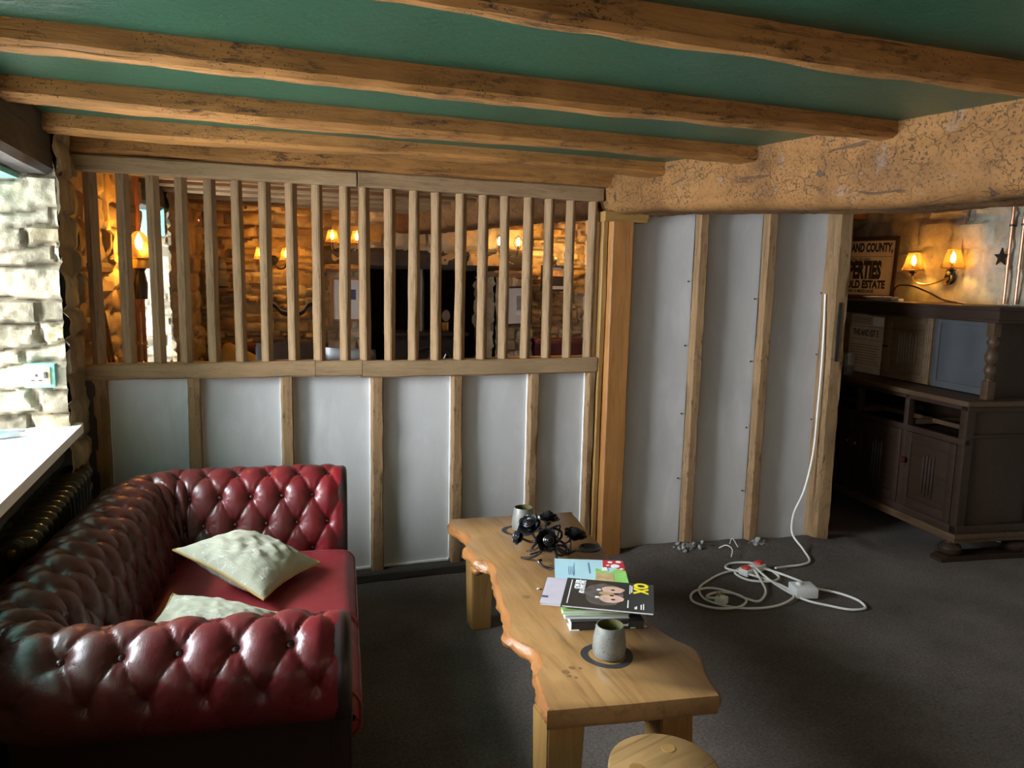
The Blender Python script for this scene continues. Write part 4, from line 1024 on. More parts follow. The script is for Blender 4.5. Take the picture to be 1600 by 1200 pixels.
patch(b5,'cover_print',[(-0.005,-0.03),(0.0,-0.03),(0.0,0.07),(-0.005,0.07)],zc,M['blue_ink'])
patch(b5,'cover_print',[(-0.060,-0.055),(-0.058,-0.055),(-0.052,0.06),(-0.054,0.06)],zc,M['blue_ink'])
for k in range(4): patch(b5,'cover_print',[(-0.075+0.006*k,-0.045),(-0.073+0.006*k,-0.045),(-0.073+0.006*k,0.03),(-0.075+0.006*k,0.03)],zc,M['blue_ink'])
b6 = book('magazine','black magazine with grey animal photo and yellow OX title on top of the pile','magazine',(1.068,2.030),-29.5,0.280,0.215,0.007,M['charcoal'],M['white'],z=TZ+0.0618,flap=0.001,spine='left')
zc = 0.0072
R90 = lambda x,y: axes((x,y,zc),(0,-1,0),(1,0,0),(0,0,1))
text('magazine_title','OX',M['yellow'],b6,0.060,R90(0.098,0.070),'CENTER',0.003,0.9)
text('cover_line','THE DIARY OF',M['white'],b6,0.022,R90(-0.086,0.045),'CENTER',0.0008,0.72)
text('cover_line','THE WILD',M['white'],b6,0.022,R90(-0.103,0.062),'CENTER',0.0008,0.72)
patch(b6,'cover_rule',[(-0.124,-0.09),(-0.121,-0.09),(-0.121,0.095),(-0.124,0.095)],zc,M['white'])
for x,y0,y1 in ((0.060,-0.085,-0.03),(0.064,0.02,0.09),(0.070,0.03,0.085),(0.082,-0.09,-0.075),(0.086,-0.09,-0.07),(0.100,-0.09,-0.055),(0.107,-0.09,-0.048)):
    patch(b6,'cover_line',[(x,y0),(x+0.0035,y0),(x+0.0035,y1),(x,y1)],zc,M['white'])
def blob(par, cx, cy, a, b, z, mat, seed):
    pts = [(cx+a*cos(t)*(1+0.18*noise.noise(Vector((cos(t)*2,sin(t)*2,seed)))), cy+b*sin(t)*(1+0.18*noise.noise(Vector((cos(t)*2,sin(t)*2,seed+3))))) for t in [2*pi*k/28 for k in range(28)]]
    patch(par,'cover_picture',pts,z,mat)
blob(b6,-0.015,0.0,0.062,0.085,zc,M['grey_fur'],1)
blob(b6,0.012,0.038,0.036,0.026,zc+0.0004,M['peach'],2); blob(b6,0.010,-0.030,0.038,0.030,zc+0.0004,M['peach'],3); blob(b6,-0.004,0.006,0.026,0.014,zc+0.0006,M['tan_print'],4)
for x,y in ((0.012,0.035),(0.010,-0.008),(0.016,-0.038),(0.022,0.008)): blob(b6,x,y,0.007,0.005,zc+0.001,M['black'],x*99)
for x,y in ((-0.032,0.030),(-0.034,-0.028)): blob(b6,x,y,0.007,0.0065,zc+0.001,M['white'],7)

# ------------------------------------------------------------------ stool at the front edge of the view
st = thing('round_stool','round oak stool with pegged seat in front of the coffee table','stool',(0.872,1.357,0))
disc = MB().lathe([(0.0001,0.385),(0.118,0.385),(0.124,0.390),(0.126,0.405),(0.124,0.417),(0.119,0.421),(0.0001,0.421)],40,caps=False)
disc.build('seat', M['stool'], st, rot=(0,0,0.3), angle=40)
for k in range(3):
    a = 0.9+2*pi*k/3; mb = MB(); mb.tube([(0.075*cos(a),0.075*sin(a),0.386),(0.125*cos(a),0.125*sin(a),0.0)], lambda t: 0.020-0.004*t, 10)
    mb.build('leg', M['stool'], st)
    MB().lathe([(0.0001,0.4213),(0.017,0.4213),(0.0165,0.4222),(0.0001,0.4222)],16,(0.066*cos(a),0.066*sin(a),0)).build('leg_peg', M['leg'], st)
# ------------------------------------------------------------------ court cupboard in the alcove
CA = atan2(0.99,0.139)
cab = thing('court_cupboard','dark carved oak court cupboard with open drawer bays in the lamp-lit alcove','cupboard',(3.640,2.930,0),CA)
D = M['dark_oak']; DT = M['dark_oak_top']
LN, DP = 1.62, 0.50
def cbox(name, *a, mat=D, par=cab, bev=0.004): return MB().box(*a, bev).build(name, mat, par, angle=30)
cs = MB()
cs.box(0,0.05,-0.05,0,0.15,0.87,0.003); cs.box(LN-0.05,LN,-0.05,0,0.15,0.87,0.003); cs.box(0,0.05,-DP,-DP+0.05,0.15,0.87,0.003); cs.box(LN-0.05,LN,-DP,-DP+0.05,0.15,0.87,0.003)
cs.box(0.44,0.475,-0.04,0,0.2,0.87,0.003); cs.box(0.885,0.92,-0.04,0,0.2,0.87,0.003)
cs.box(0,LN,-0.04,0.002,0.655,0.69,0.003); cs.box(0,LN,-0.04,0,0.845,0.872,0.003); cs.box(0,LN,-0.04,0,0.16,0.205,0.003)
cs.build('front_frame', D, cab, angle=30)
# end panel facing the room, framed
cbox('end_panel', 0.012,0.026,-DP+0.03,-0.03,0.18,0.86)
for z0_, z1_ in ((0.84,0.87),(0.70,0.715),(0.16,0.21)): cbox('end_rail', -0.002,0.02,-DP,0,z0_,z1_)
cbox('end_panel', LN-0.02,LN-0.006,-DP+0.03,-0.03,0.18,0.86); cbox('back_panel', 0.02,LN-0.02,-DP,-DP+0.012,0.16,0.87); cbox('bottom_board', 0.02,LN-0.02,-DP,-0.01,0.165,0.18); cbox('drawer_floor', 0.02,LN-0.02,-DP,-0.04,0.655,0.667)
cbox('top_board', -0.02,LN+0.02,-DP,0.022,0.872,0.90,mat=DT)
bl = MB()
for x in (0.455,0.90): bl.box(x-0.008,x+0.008,-DP+0.01,-0.04,0.69,0.72)
for x0,x1 in ((0.05,0.44),(0.475,0.885),(0.92,1.57)): bl.box(x0,x1,-0.20,-0.17,0.70,0.725)
bl.build('drawer_runners', DT, cab, smooth=False)
pl = MB(); pl.box(-0.015,LN+0.015,-DP,0.016,0.135,0.165,0.006); pl.box(-0.006,LN+0.006,-DP,0.008,0.115,0.138,0.004); pl.build('plinth', DT, cab, angle=30)
def linenfold(par, cx, z0, z1, y, wd, ribs, mat):
    mb = MB()
    for k in range(ribs):
        x = cx+(k-(ribs-1)/2)*wd/ribs; d = 0.012*(k % 2)
        mb.tube([(x,y+0.001,z0+d),(x,y+0.004,z0+d+0.012),(x,y+0.004,z1-d-0.012),(x,y+0.001,z1-d)],lambda t: wd/ribs*0.36*(0.35 if t in (0,1) else 1),8)
    return mb.build('linenfold', mat, par)
for k, (x0, x1) in enumerate(((0.052,0.438),(0.478,0.883),(0.922,1.568))):
    d = cbox('door', x0,x1,-0.022,-0.004,0.207,0.653)
    fr = MB()
    fr.box(x0,x0+0.05,-0.006,0.004,0.207,0.653,.003); fr.box(x1-0.05,x1,-0.006,0.004,0.207,0.653,.003); fr.box(x0+0.05,x1-0.05,-0.006,0.004,0.59,0.653,.003); fr.box(x0+0.05,x1-0.05,-0.006,0.004,0.207,0.265,.003)
    fr.build('door_frame', D, d, angle=30)
    linenfold(d,(x0+x1)/2,0.30,0.55,-0.004,0.10,4,D)
    kx = x1-0.02 if k != 2 else x0+0.022
    kb = MB(); kb.lathe([(0.008,0),(0.007,0.012),(0.016,0.018),(0.020,0.027),(0.016,0.036),(0.0001,0.039)],16,M=Matrix.Translation((kx,0.003,0.485))@Matrix.Rotation(-pi/2,4,'X')); kb.build('knob', M['button'], d)
# feet: bun feet on sledge blocks
for x in (0.06,LN-0.06):
    for y in (-0.03,-DP+0.05):
        ft = MB(); ft.lathe([(0.03,0.03),(0.045,0.036),(0.058,0.055),(0.060,0.072),(0.05,0.09),(0.032,0.1),(0.032,0.118)],20,(x,y,0)); ft.build('bun_foot', D, cab)
    sl = MB(); prof_ = [(0.055,0.0),(0.055,0.018),(0.02,0.034),(-DP+0.03,0.034),(-DP-0.02,0.018),(-DP-0.02,0)]
    sl.prism(prof_, x-0.045, x+0.045, M=Matrix(((0,0,1,0),(1,0,0,0),(0,1,0,0),(0,0,0,1)))); sl.build('sledge_foot', D, cab, smooth=False)
# upper stage: recessed cupboard, canopy and turned posts
UB = -0.235
up = MB(); up.box(0.12,1.02,-DP+0.02,UB-0.02,0.90,1.33); up.build('upper_carcass', D, cab, smooth=False)
ud = cbox('upper_door', 0.575,1.0,UB-0.02,UB,0.915,1.315,mat=M['upper_oak'])
uf = MB(); uf.box(0.575,0.64,UB-0.002,UB+0.010,0.905,1.322,.003); uf.box(0.935,1.0,UB-0.002,UB+0.010,0.905,1.322,.003); uf.box(0.62,0.95,UB-0.002,UB+0.010,1.27,1.322,.003); uf.box(0.62,0.95,UB-0.002,UB+0.010,0.905,0.955,.003); uf.build('door_frame', M['upper_oak'], ud, angle=30)
linenfold(ud,0.785,1.0,1.21,UB,0.17,7,M['upper_oak'])
fl_ = MB()
for k in range(3): fl_.tube([(0.590+0.014*k,UB+0.012,0.96),(0.590+0.014*k,UB+0.012,1.27)],0.004,6)
fl_.build('fluting', M['upper_oak'], ud)
lt = MB(); lt.box(0.955,0.99,UB+0.008,UB+0.022,1.10,1.115); lt.build('latch', M['black'], ud, smooth=False)
gp = cbox('grey_panel', 0.12,0.56,UB-0.02,UB,0.905,1.325,mat=M['grey_panel'])
gf = MB(); gf.box(0.12,0.16,UB,UB+0.008,0.905,1.325,.002); gf.box(0.515,0.56,UB,UB+0.008,0.905,1.325,.002); gf.box(0.16,0.515,UB,UB+0.008,1.285,1.325,.002); gf.box(0.16,0.515,UB,UB+0.008,0.905,0.945,.002); gf.build('panel_frame', M['grey_panel'], gp, angle=30)
cp = MB(); CF = -0.07
cp.box(-0.06,LN+0.03,-DP-0.0,CF,1.335,1.385,0.005); cp.box(-0.075,LN+0.045,-DP,CF+0.018,1.383,1.402,0.005); cp.box(-0.05,LN+0.02,-DP,CF-0.008,1.318,1.338,0.004)
cp.build('canopy', D, cab, angle=30)
def turned(x, y):
    mb = MB(); z = 0.90
    mb.box(x-0.024,x+0.024,y-0.024,y+0.024,z,z+0.10,0.003)
    mb.lathe([(0.020,z+0.10),(0.016,z+0.115),(0.022,z+0.12),(0.016,z+0.128),(0.024,z+0.14),(0.031,z+0.16),(0.024,z+0.182),(0.016,z+0.19),(0.026,z+0.205),(0.033,z+0.225),(0.030,z+0.25),(0.018,z+0.27),(0.024,z+0.276),(0.017,z+0.285),(0.028,z+0.302),(0.030,z+0.315),(0.020,z+0.335),(0.022,z+0.34)],20,(x,y,0))
    mb.box(x-0.024,x+0.024,y-0.024,y+0.024,z+0.34,1.325,0.003)
    mb.build('turned_post', DT, cab, angle=40)
turned(0.05,-0.155); turned(LN-0.05,-0.155)
def on_cab(x, y, z): 
    c, s = cos(CA), sin(CA); return (3.640+c*x-s*y, 2.930+s*x+c*y, z)
# things on the cupboard
gl = thing('pint_glass','dark based drinking glass on the cupboard ledge in front of the old notice','glass',on_cab(1.12,-0.07,0.90),CA)
MB().lathe([(0.030,0.0),(0.030,0.012),(0.034,0.07),(0.0385,0.145),(0.0365,0.145),(0.032,0.07),(0.028,0.014),(0.0001,0.012)],20,caps=False).build('glass_body', M['glass'], gl)
MB().lathe([(0.0001,0.0125),(0.0275,0.0125),(0.031,0.06),(0.0001,0.062)],20,caps=False).build('dark_drink', M['black'], gl)
dh = MB().lathe([(0.05,0),(0.06,0.004),(0.105,0.022),(0.110,0.026),(0.104,0.027),(0.06,0.010),(0.0001,0.008)],32,caps=False)
tag(dh.build('china_dish', M['china'], loc=on_cab(1.02,-0.19,1.402)), 'shallow white china dish on top of the dark oak cupboard', 'dish')
# old auction notice hung on the wall above the cupboard
def on_wall(s, off, z): p = cw(s, off, z); return (p.x,p.y,p.z)
WA = atan2(CWd.y,CWd.x)+pi       # local X runs towards the camera along the wall, local Y out of the wall... 
MW = lambda s, z, off: axes(cw(s,off,z), -CWd, (0,0,1), CWn)
PU = Vector((cos(radians(-73)),sin(radians(-73)),0)); PN = Vector((PU.y,-PU.x,0))
pc = cw(1.325,0.06)-PU*0.28
ps = thing('framed_poster','framed old notice reading PROPERTIES above the cupboard, left of the twin lamp','poster',(pc.x,pc.y,1.432))
ps.rotation_euler = (Matrix((PU,Vector((0,0,1)),PN)).transposed() @ Matrix.Rotation(-0.05,3,'X')).to_euler()
PW, PH = 0.56, 0.385
MB().box(-PW/2,PW/2,0.0,PH,-0.012,-0.004).build('poster_paper', M['old_paper'], ps, smooth=False)
fr = MB(); fr.box(-PW/2-0.016,-PW/2,-0.03,PH+0.03,-0.02,0.012,.004); fr.box(PW/2,PW/2+0.016,-0.03,PH+0.03,-0.02,0.012,.004); fr.box(-PW/2,PW/2,PH,PH+0.03,-0.02,0.018,.004); fr.box(-PW/2,PW/2,-0.03,0,-0.02,0.018,.004)
fr.build('frame', M['frame_dark'], ps, angle=30)
T2 = lambda x,y: axes((x,y,-0.0035),(1,0,0),(0,1,0),(0,0,1))
text('headline','FREIGHTE, AND COUNTY,',M['black'],ps,0.085,T2(0,0.335),'CENTER',0.004,0.52)
MB().box(-0.26,0.26,0.272,0.275,-0.004,-0.0035).build('rule', M['black'], ps, smooth=False)
text('small_line','THE SEVERAL VALUABLE',M['black'],ps,0.026,T2(0.0,0.255),'CENTER',0.0005,0.75)
text('headline','PROPERTIES',M['black'],ps,0.165,T2(0,0.172),'CENTER',0.010,0.43)
text('headline','LEASEHOLD ESTATE',M['black'],ps,0.075,T2(0,0.072),'CENTER',0.004,0.68)
text('small_line','COMPRISING A MESSUAGE',M['black'],ps,0.030,T2(0.0,0.025),'CENTER',0.001,0.85)
# second notice pasted under the canopy
p2 = thing('paper_notice','torn brown printed notice under the cupboard canopy behind the glass','poster',on_cab(1.20,-0.235,0.905),CA)
p2.rotation_euler = (Euler((0,0,CA)).to_matrix() @ Matrix(((-1,0,0),(0,0,1),(0,1,0)))).to_euler()
N2 = [(-0.17,0.0),(0.175,0.0),(0.178,0.385),(-0.13,0.40),(-0.165,0.385),(-0.15,0.345),(-0.17,0.31)]
MB().prism(N2,-0.004,0.0).build('paper', M['old_paper'], p2, smooth=False)
MB().box(0.07,0.176,0.325,0.385,0.0,0.0006).build('white_slip', M['white'], p2, smooth=False)
for k in range(4): MB().box(-0.14,0.05,0.335+0.012*k,0.338+0.012*k,0,0.0005).build('print_line', M['frame_dark'], p2, smooth=False)
text('headline','THIS AND EST E',M['black'],p2,0.060,T2(0.0,0.27)@Matrix.Translation((0,0,0.004)),'CENTER',0.001,0.62)
MB().box(-0.16,0.17,0.315,0.317,0,0.0005).build('print_line', M['black'], p2, smooth=False); MB().box(-0.16,0.17,0.225,0.227,0,0.0005).build('print_line', M['black'], p2, smooth=False)
for k in range(8): MB().box(-0.15,0.16-0.02*(k%3),0.06+0.018*k,0.064+0.018*k,0,0.0005).build('print_line', M['frame_oak'], p2, smooth=False)
# twin-armed wall lamp
def shade_part(par, c, r0, r1, h, nm='lamp_shade'):
    mb = MB(); S = 48; rows = []
    for z, r in ((0,r1),(h,r0)): rows.append([(c[0]+(r*(1+0.012*(k%2)))*cos(2*pi*k/S), c[1]+(r*(1+0.012*(k%2)))*sin(2*pi*k/S), c[2]+z) for k in range(S)])
    mb.grid(rows, closed_u=True); o = mb.build(nm, M['shade'], par, angle=180)
    tr = MB()
    for z, r in ((0,r1),(h,r0)): tr.tube([(c[0]+r*1.01*cos(2*pi*k/24),c[1]+r*1.01*sin(2*pi*k/24),c[2]+z) for k in range(24)],0.0025,6,closed=True)
    tr.build('shade_trim', M['brass'], o); return o
def bulb_part(par, c, s=1.0):
    MB().lathe([(0.004*s,0),(0.012*s,0.012*s),(0.016*s,0.03*s),(0.012*s,0.05*s),(0.004*s,0.068*s),(0.0005,0.074*s)],12,c).build('bulb', M['bulb'], par)
    MB().lathe([(0.009*s,-0.035*s),(0.010*s,0.0),(0.006*s,0.003*s)],10,c).build('bulb_holder', M['black'], par)
wl = thing('twin_wall_lamp','twin-armed wall lamp with two glowing pleated shades above the cupboard','lamp',cw(0.825,0.02,1.56),atan2(CWd.y,CWd.x))
# local: x along the wall away from the camera, y out of the wall
MB().lathe([(0.0001,0),(0.045,0),(0.040,0.012),(0.015,0.02),(0.0001,0.02)],20,M=Matrix.Rotation(-pi/2,4,'X')).build('wall_plate', M['iron'], wl)
for sx, sz in ((0.21,0.0),(-0.13,0.012)):
    MB().tube([(0,0.015,0),(sx*0.25,0.07,-0.035),(sx*0.7,0.10,-0.045),(sx*0.97,0.11,-0.015),(sx,0.11,0.02+sz)],0.006,8,smooth=6).build('arm', M['brass'], wl)
    MB().lathe([(0.006,-0.02),(0.010,0.0),(0.026,0.012),(0.028,0.016),(0.010,0.017),(0.010,0.045)],14,(sx,0.11,0.02+sz)).build('candle_cup', M['iron'], wl)
    bulb_part(wl,(sx,0.11,0.075+sz)); shade_part(wl,(sx,0.11,0.045+sz),0.036,0.068,0.115)
    p = cw(0.825,0.02,1.56)+CWd*sx+CWn*0.11; point('wall_lamp_glow', (p.x,p.y,1.56+0.10+sz), 16.0, WARM, 0.018)
fx = MB().tube([cw(0.72,0.03,2.03),cw(0.735,0.035,1.86),cw(0.76,0.03,1.70),cw(0.86,0.03,1.60)],0.004,6,smooth=5)
tag(fx.build('lamp_flex', M['copper']), 'thin dark flex running down the wall to the twin lamp', 'cable')
fx = MB().tube([on_cab(0.93,-0.22,1.407),on_cab(0.955,-0.23,1.46),on_cab(0.95,-0.24,1.49),on_cab(0.86,-0.25,1.505),on_cab(0.70,-0.26,1.47),on_cab(0.55,-0.27,1.42),on_cab(0.42,-0.28,1.407)],0.005,6,smooth=7)
tag(fx.build('loose_flex', M['button']), 'dark red loose flex looping over the cupboard top below the twin lamp', 'cable')
tag(MB().box(-0.035,0.035,-0.02,0.02,0,0.018,0.004).build('white_connector', M['white_plastic'], loc=on_cab(0.90,-0.22,1.402), rot=(0,0,CA)), 'small white cable connector beside the china dish', 'connector')
for k, (s, nm) in enumerate(((0.365,'left'),(0.285,'right'))):
    pp = thing('copper_pipe', nm+' of the two copper pipes rising up the alcove wall', 'pipe', cw(s,0.05,0))
    d = lambda z, o=0.0: Vector((0,0,z))+CWd*o
    MB().tube([d(1.41),d(2.055)],0.009,10).build('pipe_run', M['copper'], pp)
    for z in (1.62,1.88): MB().lathe([(0.012,-0.012),(0.012,0.012)],10,d(z)).build('joint', M['copper'], pp)
    cl = MB(); P = d(1.86); cl.tube([P+CWn*0.012,P-CWn*0.045],0.004,6); cl.lathe([(0.014,-0.006),(0.014,0.006)],10,P); cl.build('clip', M['iron'], pp)
sv = MB(); sv.prism([(0.055*cos(pi*k/5+0.3)*(1 if k%2==0 else 0.42),0.055*sin(pi*k/5+0.3)*(1 if k%2==0 else 0.42)) for k in range(10)],0,0.01,M=axes((0,0,0),-CWd,(0,0,1),CWn))
tag(sv.build('iron_star', M['iron'], loc=cw(0.41,0.05,1.68), smooth=False), 'small dark iron star ornament fixed beside the copper pipes', 'ornament')

# ------------------------------------------------------------------ extension lead on the carpet, and debris
ex = thing('extension_lead','white extension cable coiled on the carpet before the tall panels','cable',(2.40,2.95,0.006))
E0 = Vector((2.40,2.95,0)); ez = lambda x,y,z=0.0: Vector((x,y,z))-Vector((2.40,2.95,0))
PTS = [tuple(rp(1.175,0.0,1.44)),tuple(rp(1.165,0.03,1.15)),tuple(rp(1.160,0.035,0.80)),tuple(rp(1.145,0.04,0.50)),tuple(rp(1.10,0.05,0.31)),tuple(rp(1.03,0.07,0.17)),tuple(rp(1.00,0.12,0.09)),(2.925,3.27,0.025),(2.86,3.15,0.006),(2.80,3.13,0.006),(2.70,3.13,0.006),(2.60,3.10,0.02)]
MB().tube([ez(*p) for p in PTS],0.0058,8,smooth=8).build('cable', M['cable'], ex)
LOOP = [(2.50,3.12,0.02),(2.36,3.16,0.006),(2.20,3.10,0.004),(2.07,3.00,0.004),(2.04,2.90,0.004),(2.10,2.80,0.004),(2.24,2.74,0.004),(2.38,2.75,0.008),(2.47,2.80,0.012),(2.50,2.89,0.008),(2.47,3.00,0.010),(2.40,3.10,0.018),(2.36,3.19,0.012),(2.42,3.25,0.006),(2.54,3.21,0.012),(2.58,3.12,0.006),(2.56,3.02,0.004),(2.47,2.98,0.010),(2.38,3.04,0.006),(2.37,3.13,0.012),(2.45,3.15,0.030)]
MB().tube([ez(*p) for p in LOOP],0.0058,8,smooth=8).build('cable', M['cable'], ex)
LOOP2 = [(2.47,3.13,0.036),(2.43,3.00,0.016),(2.35,2.86,0.008),(2.26,2.81,0.004),(2.23,2.86,0.004),(2.20,2.93,0.008),(2.12,3.00,0.010),(2.02,2.98,0.006),(1.97,2.90,0.004),(2.02,2.81,0.004),(2.14,2.77,0.012),(2.21,2.82,0.014),(2.20,2.91,0.010),(2.13,2.95,0.006),(2.07,2.93,0.006),(2.05,2.89,0.016),(2.07,2.865,0.022)]
MB().tube([ez(*p) for p in LOOP2],0.0058,8,smooth=8).build('cable', M['cable'], ex)
LOOP3 = [(2.48,3.13,0.036),(2.475,2.98,0.014),(2.48,2.86,0.006),(2.50,2.75,0.004),(2.56,2.67,0.004),(2.64,2.60,0.004),(2.71,2.60,0.004),(2.74,2.66,0.004),(2.72,2.76,0.004),(2.66,2.83,0.006),(2.61,2.855,0.014),(2.595,2.84,0.022)]
MB().tube([ez(*p) for p in LOOP3],0.0058,8,smooth=8).build('cable', M['cable'], ex)
MB().tube([ez(*p) for p in [(2.595,2.86,0.022),(2.62,2.92,0.012),(2.61,3.02,0.006),(2.56,3.11,0.012),(2.49,3.14,0.03)]],0.0058,8,smooth=8).build('cable', M['cable'], ex)
bx = MB().box(-0.085,0.085,-0.028,0.028,0.0,0.034,0.006,M=Matrix.Translation(ez(2.475,3.125,0.002))@Matrix.Rotation(0.35,4,'Z')).build('socket_bar', M['white_plastic'], ex)
for k, x in enumerate((-0.06,0.06)): MB().box(-0.02,0.02,-0.018,0.018,0.034,0.046,0.004,M=Matrix.Translation(ez(2.475,3.125,0.002))@Matrix.Rotation(0.35,4,'Z')@Matrix.Translation((x,0,0))).build('red_switch', M['red_plastic'], bx)
sw = MB().box(-0.055,0.055,-0.048,0.048,0.0,0.05,0.006,M=Matrix.Translation(ez(2.535,2.815,0.0))@Matrix.Rotation(-0.28,4,'Z')).build('switch_box', M['white_plastic'], ex)
MB().lathe([(0.014,0.05),(0.014,0.058),(0.010,0.062),(0.0001,0.062)],16,ez(2.52,2.83,0)).build('dial', M['white_plastic'], sw)
pb = MB().box(-0.026,0.026,-0.024,0.024,0.002,0.036,0.006,M=Matrix.Translation(ez(2.09,2.845,0.0))@Matrix.Rotation(0.5,4,'Z')).build('plug', M['cable'], ex)
pn = MB()
for x,y in ((-0.011,0),(0.011,0),(0,0.014)): pn.box(x-0.003,x+0.003,y-0.002,y+0.002,0.036,0.054,M=Matrix.Translation(ez(2.085,2.85,0.0))@Matrix.Rotation(0.5,4,'Z'))
pn.build('plug_pins', M['brass'], pb, smooth=False)
def fluff(label, c, n_, spread, seed):
    rnd = random.Random(seed); mb = MB()
    for k in range(n_):
        p = Vector((rnd.gauss(0,spread),rnd.gauss(0,spread*0.5),abs(rnd.gauss(0,0.012)))); r = rnd.uniform(0.007,0.014)
        b = len(mb.v); mb.sphere(p, r, 7, 5)
        for v in mb.v[b:]: v += (v-p)*0.8*noise.noise(v*70+Vector((seed,0,0)))
    for k in range(n_):
        a = rnd.uniform(0,6.28); q = Vector((rnd.gauss(0,spread),rnd.gauss(0,spread*0.4),0.01)); mb.tube([q,q+Vector((0.02*cos(a),0.02*sin(a),0.015)),q+Vector((0.035*cos(a+.6),0.035*sin(a+.6),0.004))],0.0012,4,smooth=3)
    return tag(mb.build('carpet_fluff', M['fluff'], loc=c, angle=180), label, 'fluff', 'carpet fluff tufts', 'stuff')
fluff('tuft of grey carpet fluff at the foot of the first tall stud', rp(0.385,0.07,0.025), 34, 0.035, 3)
fluff('tuft of grey carpet fluff at the foot of the second tall stud', rp(0.82,0.07,0.02), 16, 0.020, 5)
tag(MB().tube([rp(0.56,0.10,0.03),rp(0.585,0.13,0.055),rp(0.595,0.18,0.05),rp(0.57,0.22,0.022)],0.003,6,smooth=6).build('wire_offcut', M['cable']), 'curved pale wire offcut on the rucked carpet below the middle tall panel', 'wire')
tag(MB().tube([rp(0.64,0.07,0.035),rp(0.645,0.085,0.075),rp(0.665,0.12,0.035)],0.0022,6,smooth=6).build('wire_offcut', M['cable']), 'short upright pale wire offcut right of the curved one', 'wire')
# ------------------------------------------------------------------ far room, seen through the slats
def simple_legs(par, x, y, h, mat, r=0.018):
    for sx in (-1,1):
        for sy in (-1,1): MB().tube([(sx*x,sy*y,h),(sx*x*1.05,sy*y*1.05,0)],lambda t: r*(1-0.25*t),8).build('leg', mat, par)
def side_chair(label, loc, rz, mat, hb=0.95):
    t = thing('dining_chair', label, 'chair', loc, rz, 'far room chairs')
    MB().box(-0.22,0.22,-0.22,0.22,0.40,0.49,0.03).build('seat', mat, t)
    mb = MB(); rows = []
    for side in (1,-1):
        rows = []
        for j in range(13):
            f = j/12; z = 0.46+(hb-0.46)*f; wv = 0.215*(1-0.06*f); rr = []
            for i in range(13):
                g = i/12*2-1; e = (1-abs(g)**6)*(1-abs(2*f-1)**8)
                rr.append((wv*g, 0.19+0.07*f+side*0.028*e**0.5, z))
            rows.append(rr)
        mb.grid(rows)
    mb.build('backrest', mat, t, angle=180); simple_legs(t,0.18,0.18,0.41,M['dark_oak']); return t
side_chair('slate grey leather dining chair in the far room, low behind the middle slats', (0.25,5.38,0), pi+0.15, M['grey_leather'], 1.05)
side_chair('black leather dining chair in the far room in front of the left framed picture', (0.86,5.6,0), pi-0.6, M['black_leather'], 0.98)
sc3 = side_chair('pale grey dining chair with rounded back just in front of the slate chair', (0.27,4.74,0), pi+0.3, M['grey_plastic'], 0.955)
for c in list(sc3.children):
    if c.name.startswith('backrest'): c.scale = (0.35,1,1); c.location.x = -0.02
# armchair by the far window with a mustard cushion against it
ac = thing('armchair','dark leather armchair by the far window behind the left slats','chair',(-0.25,4.50,0),2.9,'far room chairs')
MB().box(-0.2,0.2,-0.2,0.18,0.15,0.45,0.05).build('seat', M['black_leather'], ac)
mb = MB(); rows = []
for j in range(10):
    f = j/9; z = 0.42+0.54*f; rows.append([(0.215*sin(g)*1.0, 0.04+0.17*cos(g)+0.04*f, z-0.16*(abs(g)/1.9)**2*f) for g in [(-1.9+3.8*i/24) for i in range(25)]])
inner = [[(x*0.84,y-0.05,z-0.004) for x,y,z in r] for r in rows]
mb.grid(rows+inner[::-1], closed_v=True); mb.build('backrest', M['black_leather'], ac, angle=180); simple_legs(ac,0.16,0.14,0.16,M['dark_oak'])
mc = thing('scatter_cushion','mustard cloth cushion standing on the left wall bench in the far room','cushion',(-0.02,6.28,0.70))
mc.rotation_euler = (1.25,0.5,0.1)
mb = MB()
for sd in (1,-1): mb.grid([[(0.2*(2*i/14-1),0.2*(2*j/14-1),sd*0.06*((1-(2*i/14-1)**4)*(1-(2*j/14-1)**4))**0.5) for j in range(15)] for i in range(15)])
mb.build('cushion_cover', M['mustard'], mc, angle=180)
# curved red tub seat
tb = thing('tub_chair','bright red leather tub chair with low curved back in front of the stove','chair',(1.30,5.05,0),0.2,'far room chairs')
MB().lathe([(0.30,0.12),(0.34,0.2),(0.34,0.40),(0.30,0.45),(0.0001,0.46)],28).build('seat', M['red_leather'], tb)
mb = MB(); rows = []
for i in range(41):
    g = -0.2-2.75*i/40; c = (0.37*cos(g),0.33*sin(g)); f = abs(i/40-0.5)*2; zt = 0.935-0.055*(1-f)**1.5+0.02*sin(i*0.4)
    cr = []
    for k in range(12):
        a = 2*pi*k/12; cr.append((c[0]*(1+0.12*cos(a)),c[1]*(1+0.12*cos(a)),(zt+0.4)/2+(zt-0.4)/2*max(-1,min(1,1.15*sin(a)))))
    rows.append(cr)
b = len(mb.v); mb.grid(rows, closed_u=True); mb.f.append(list(range(b,b+12))[::-1]); mb.f.append(list(range(b+480,b+492))); mb.mi += [0,0]
mb.build('backrest', M['red_leather'], tb, angle=180); simple_legs(tb,0.2,0.2,0.13,M['dark_oak'])
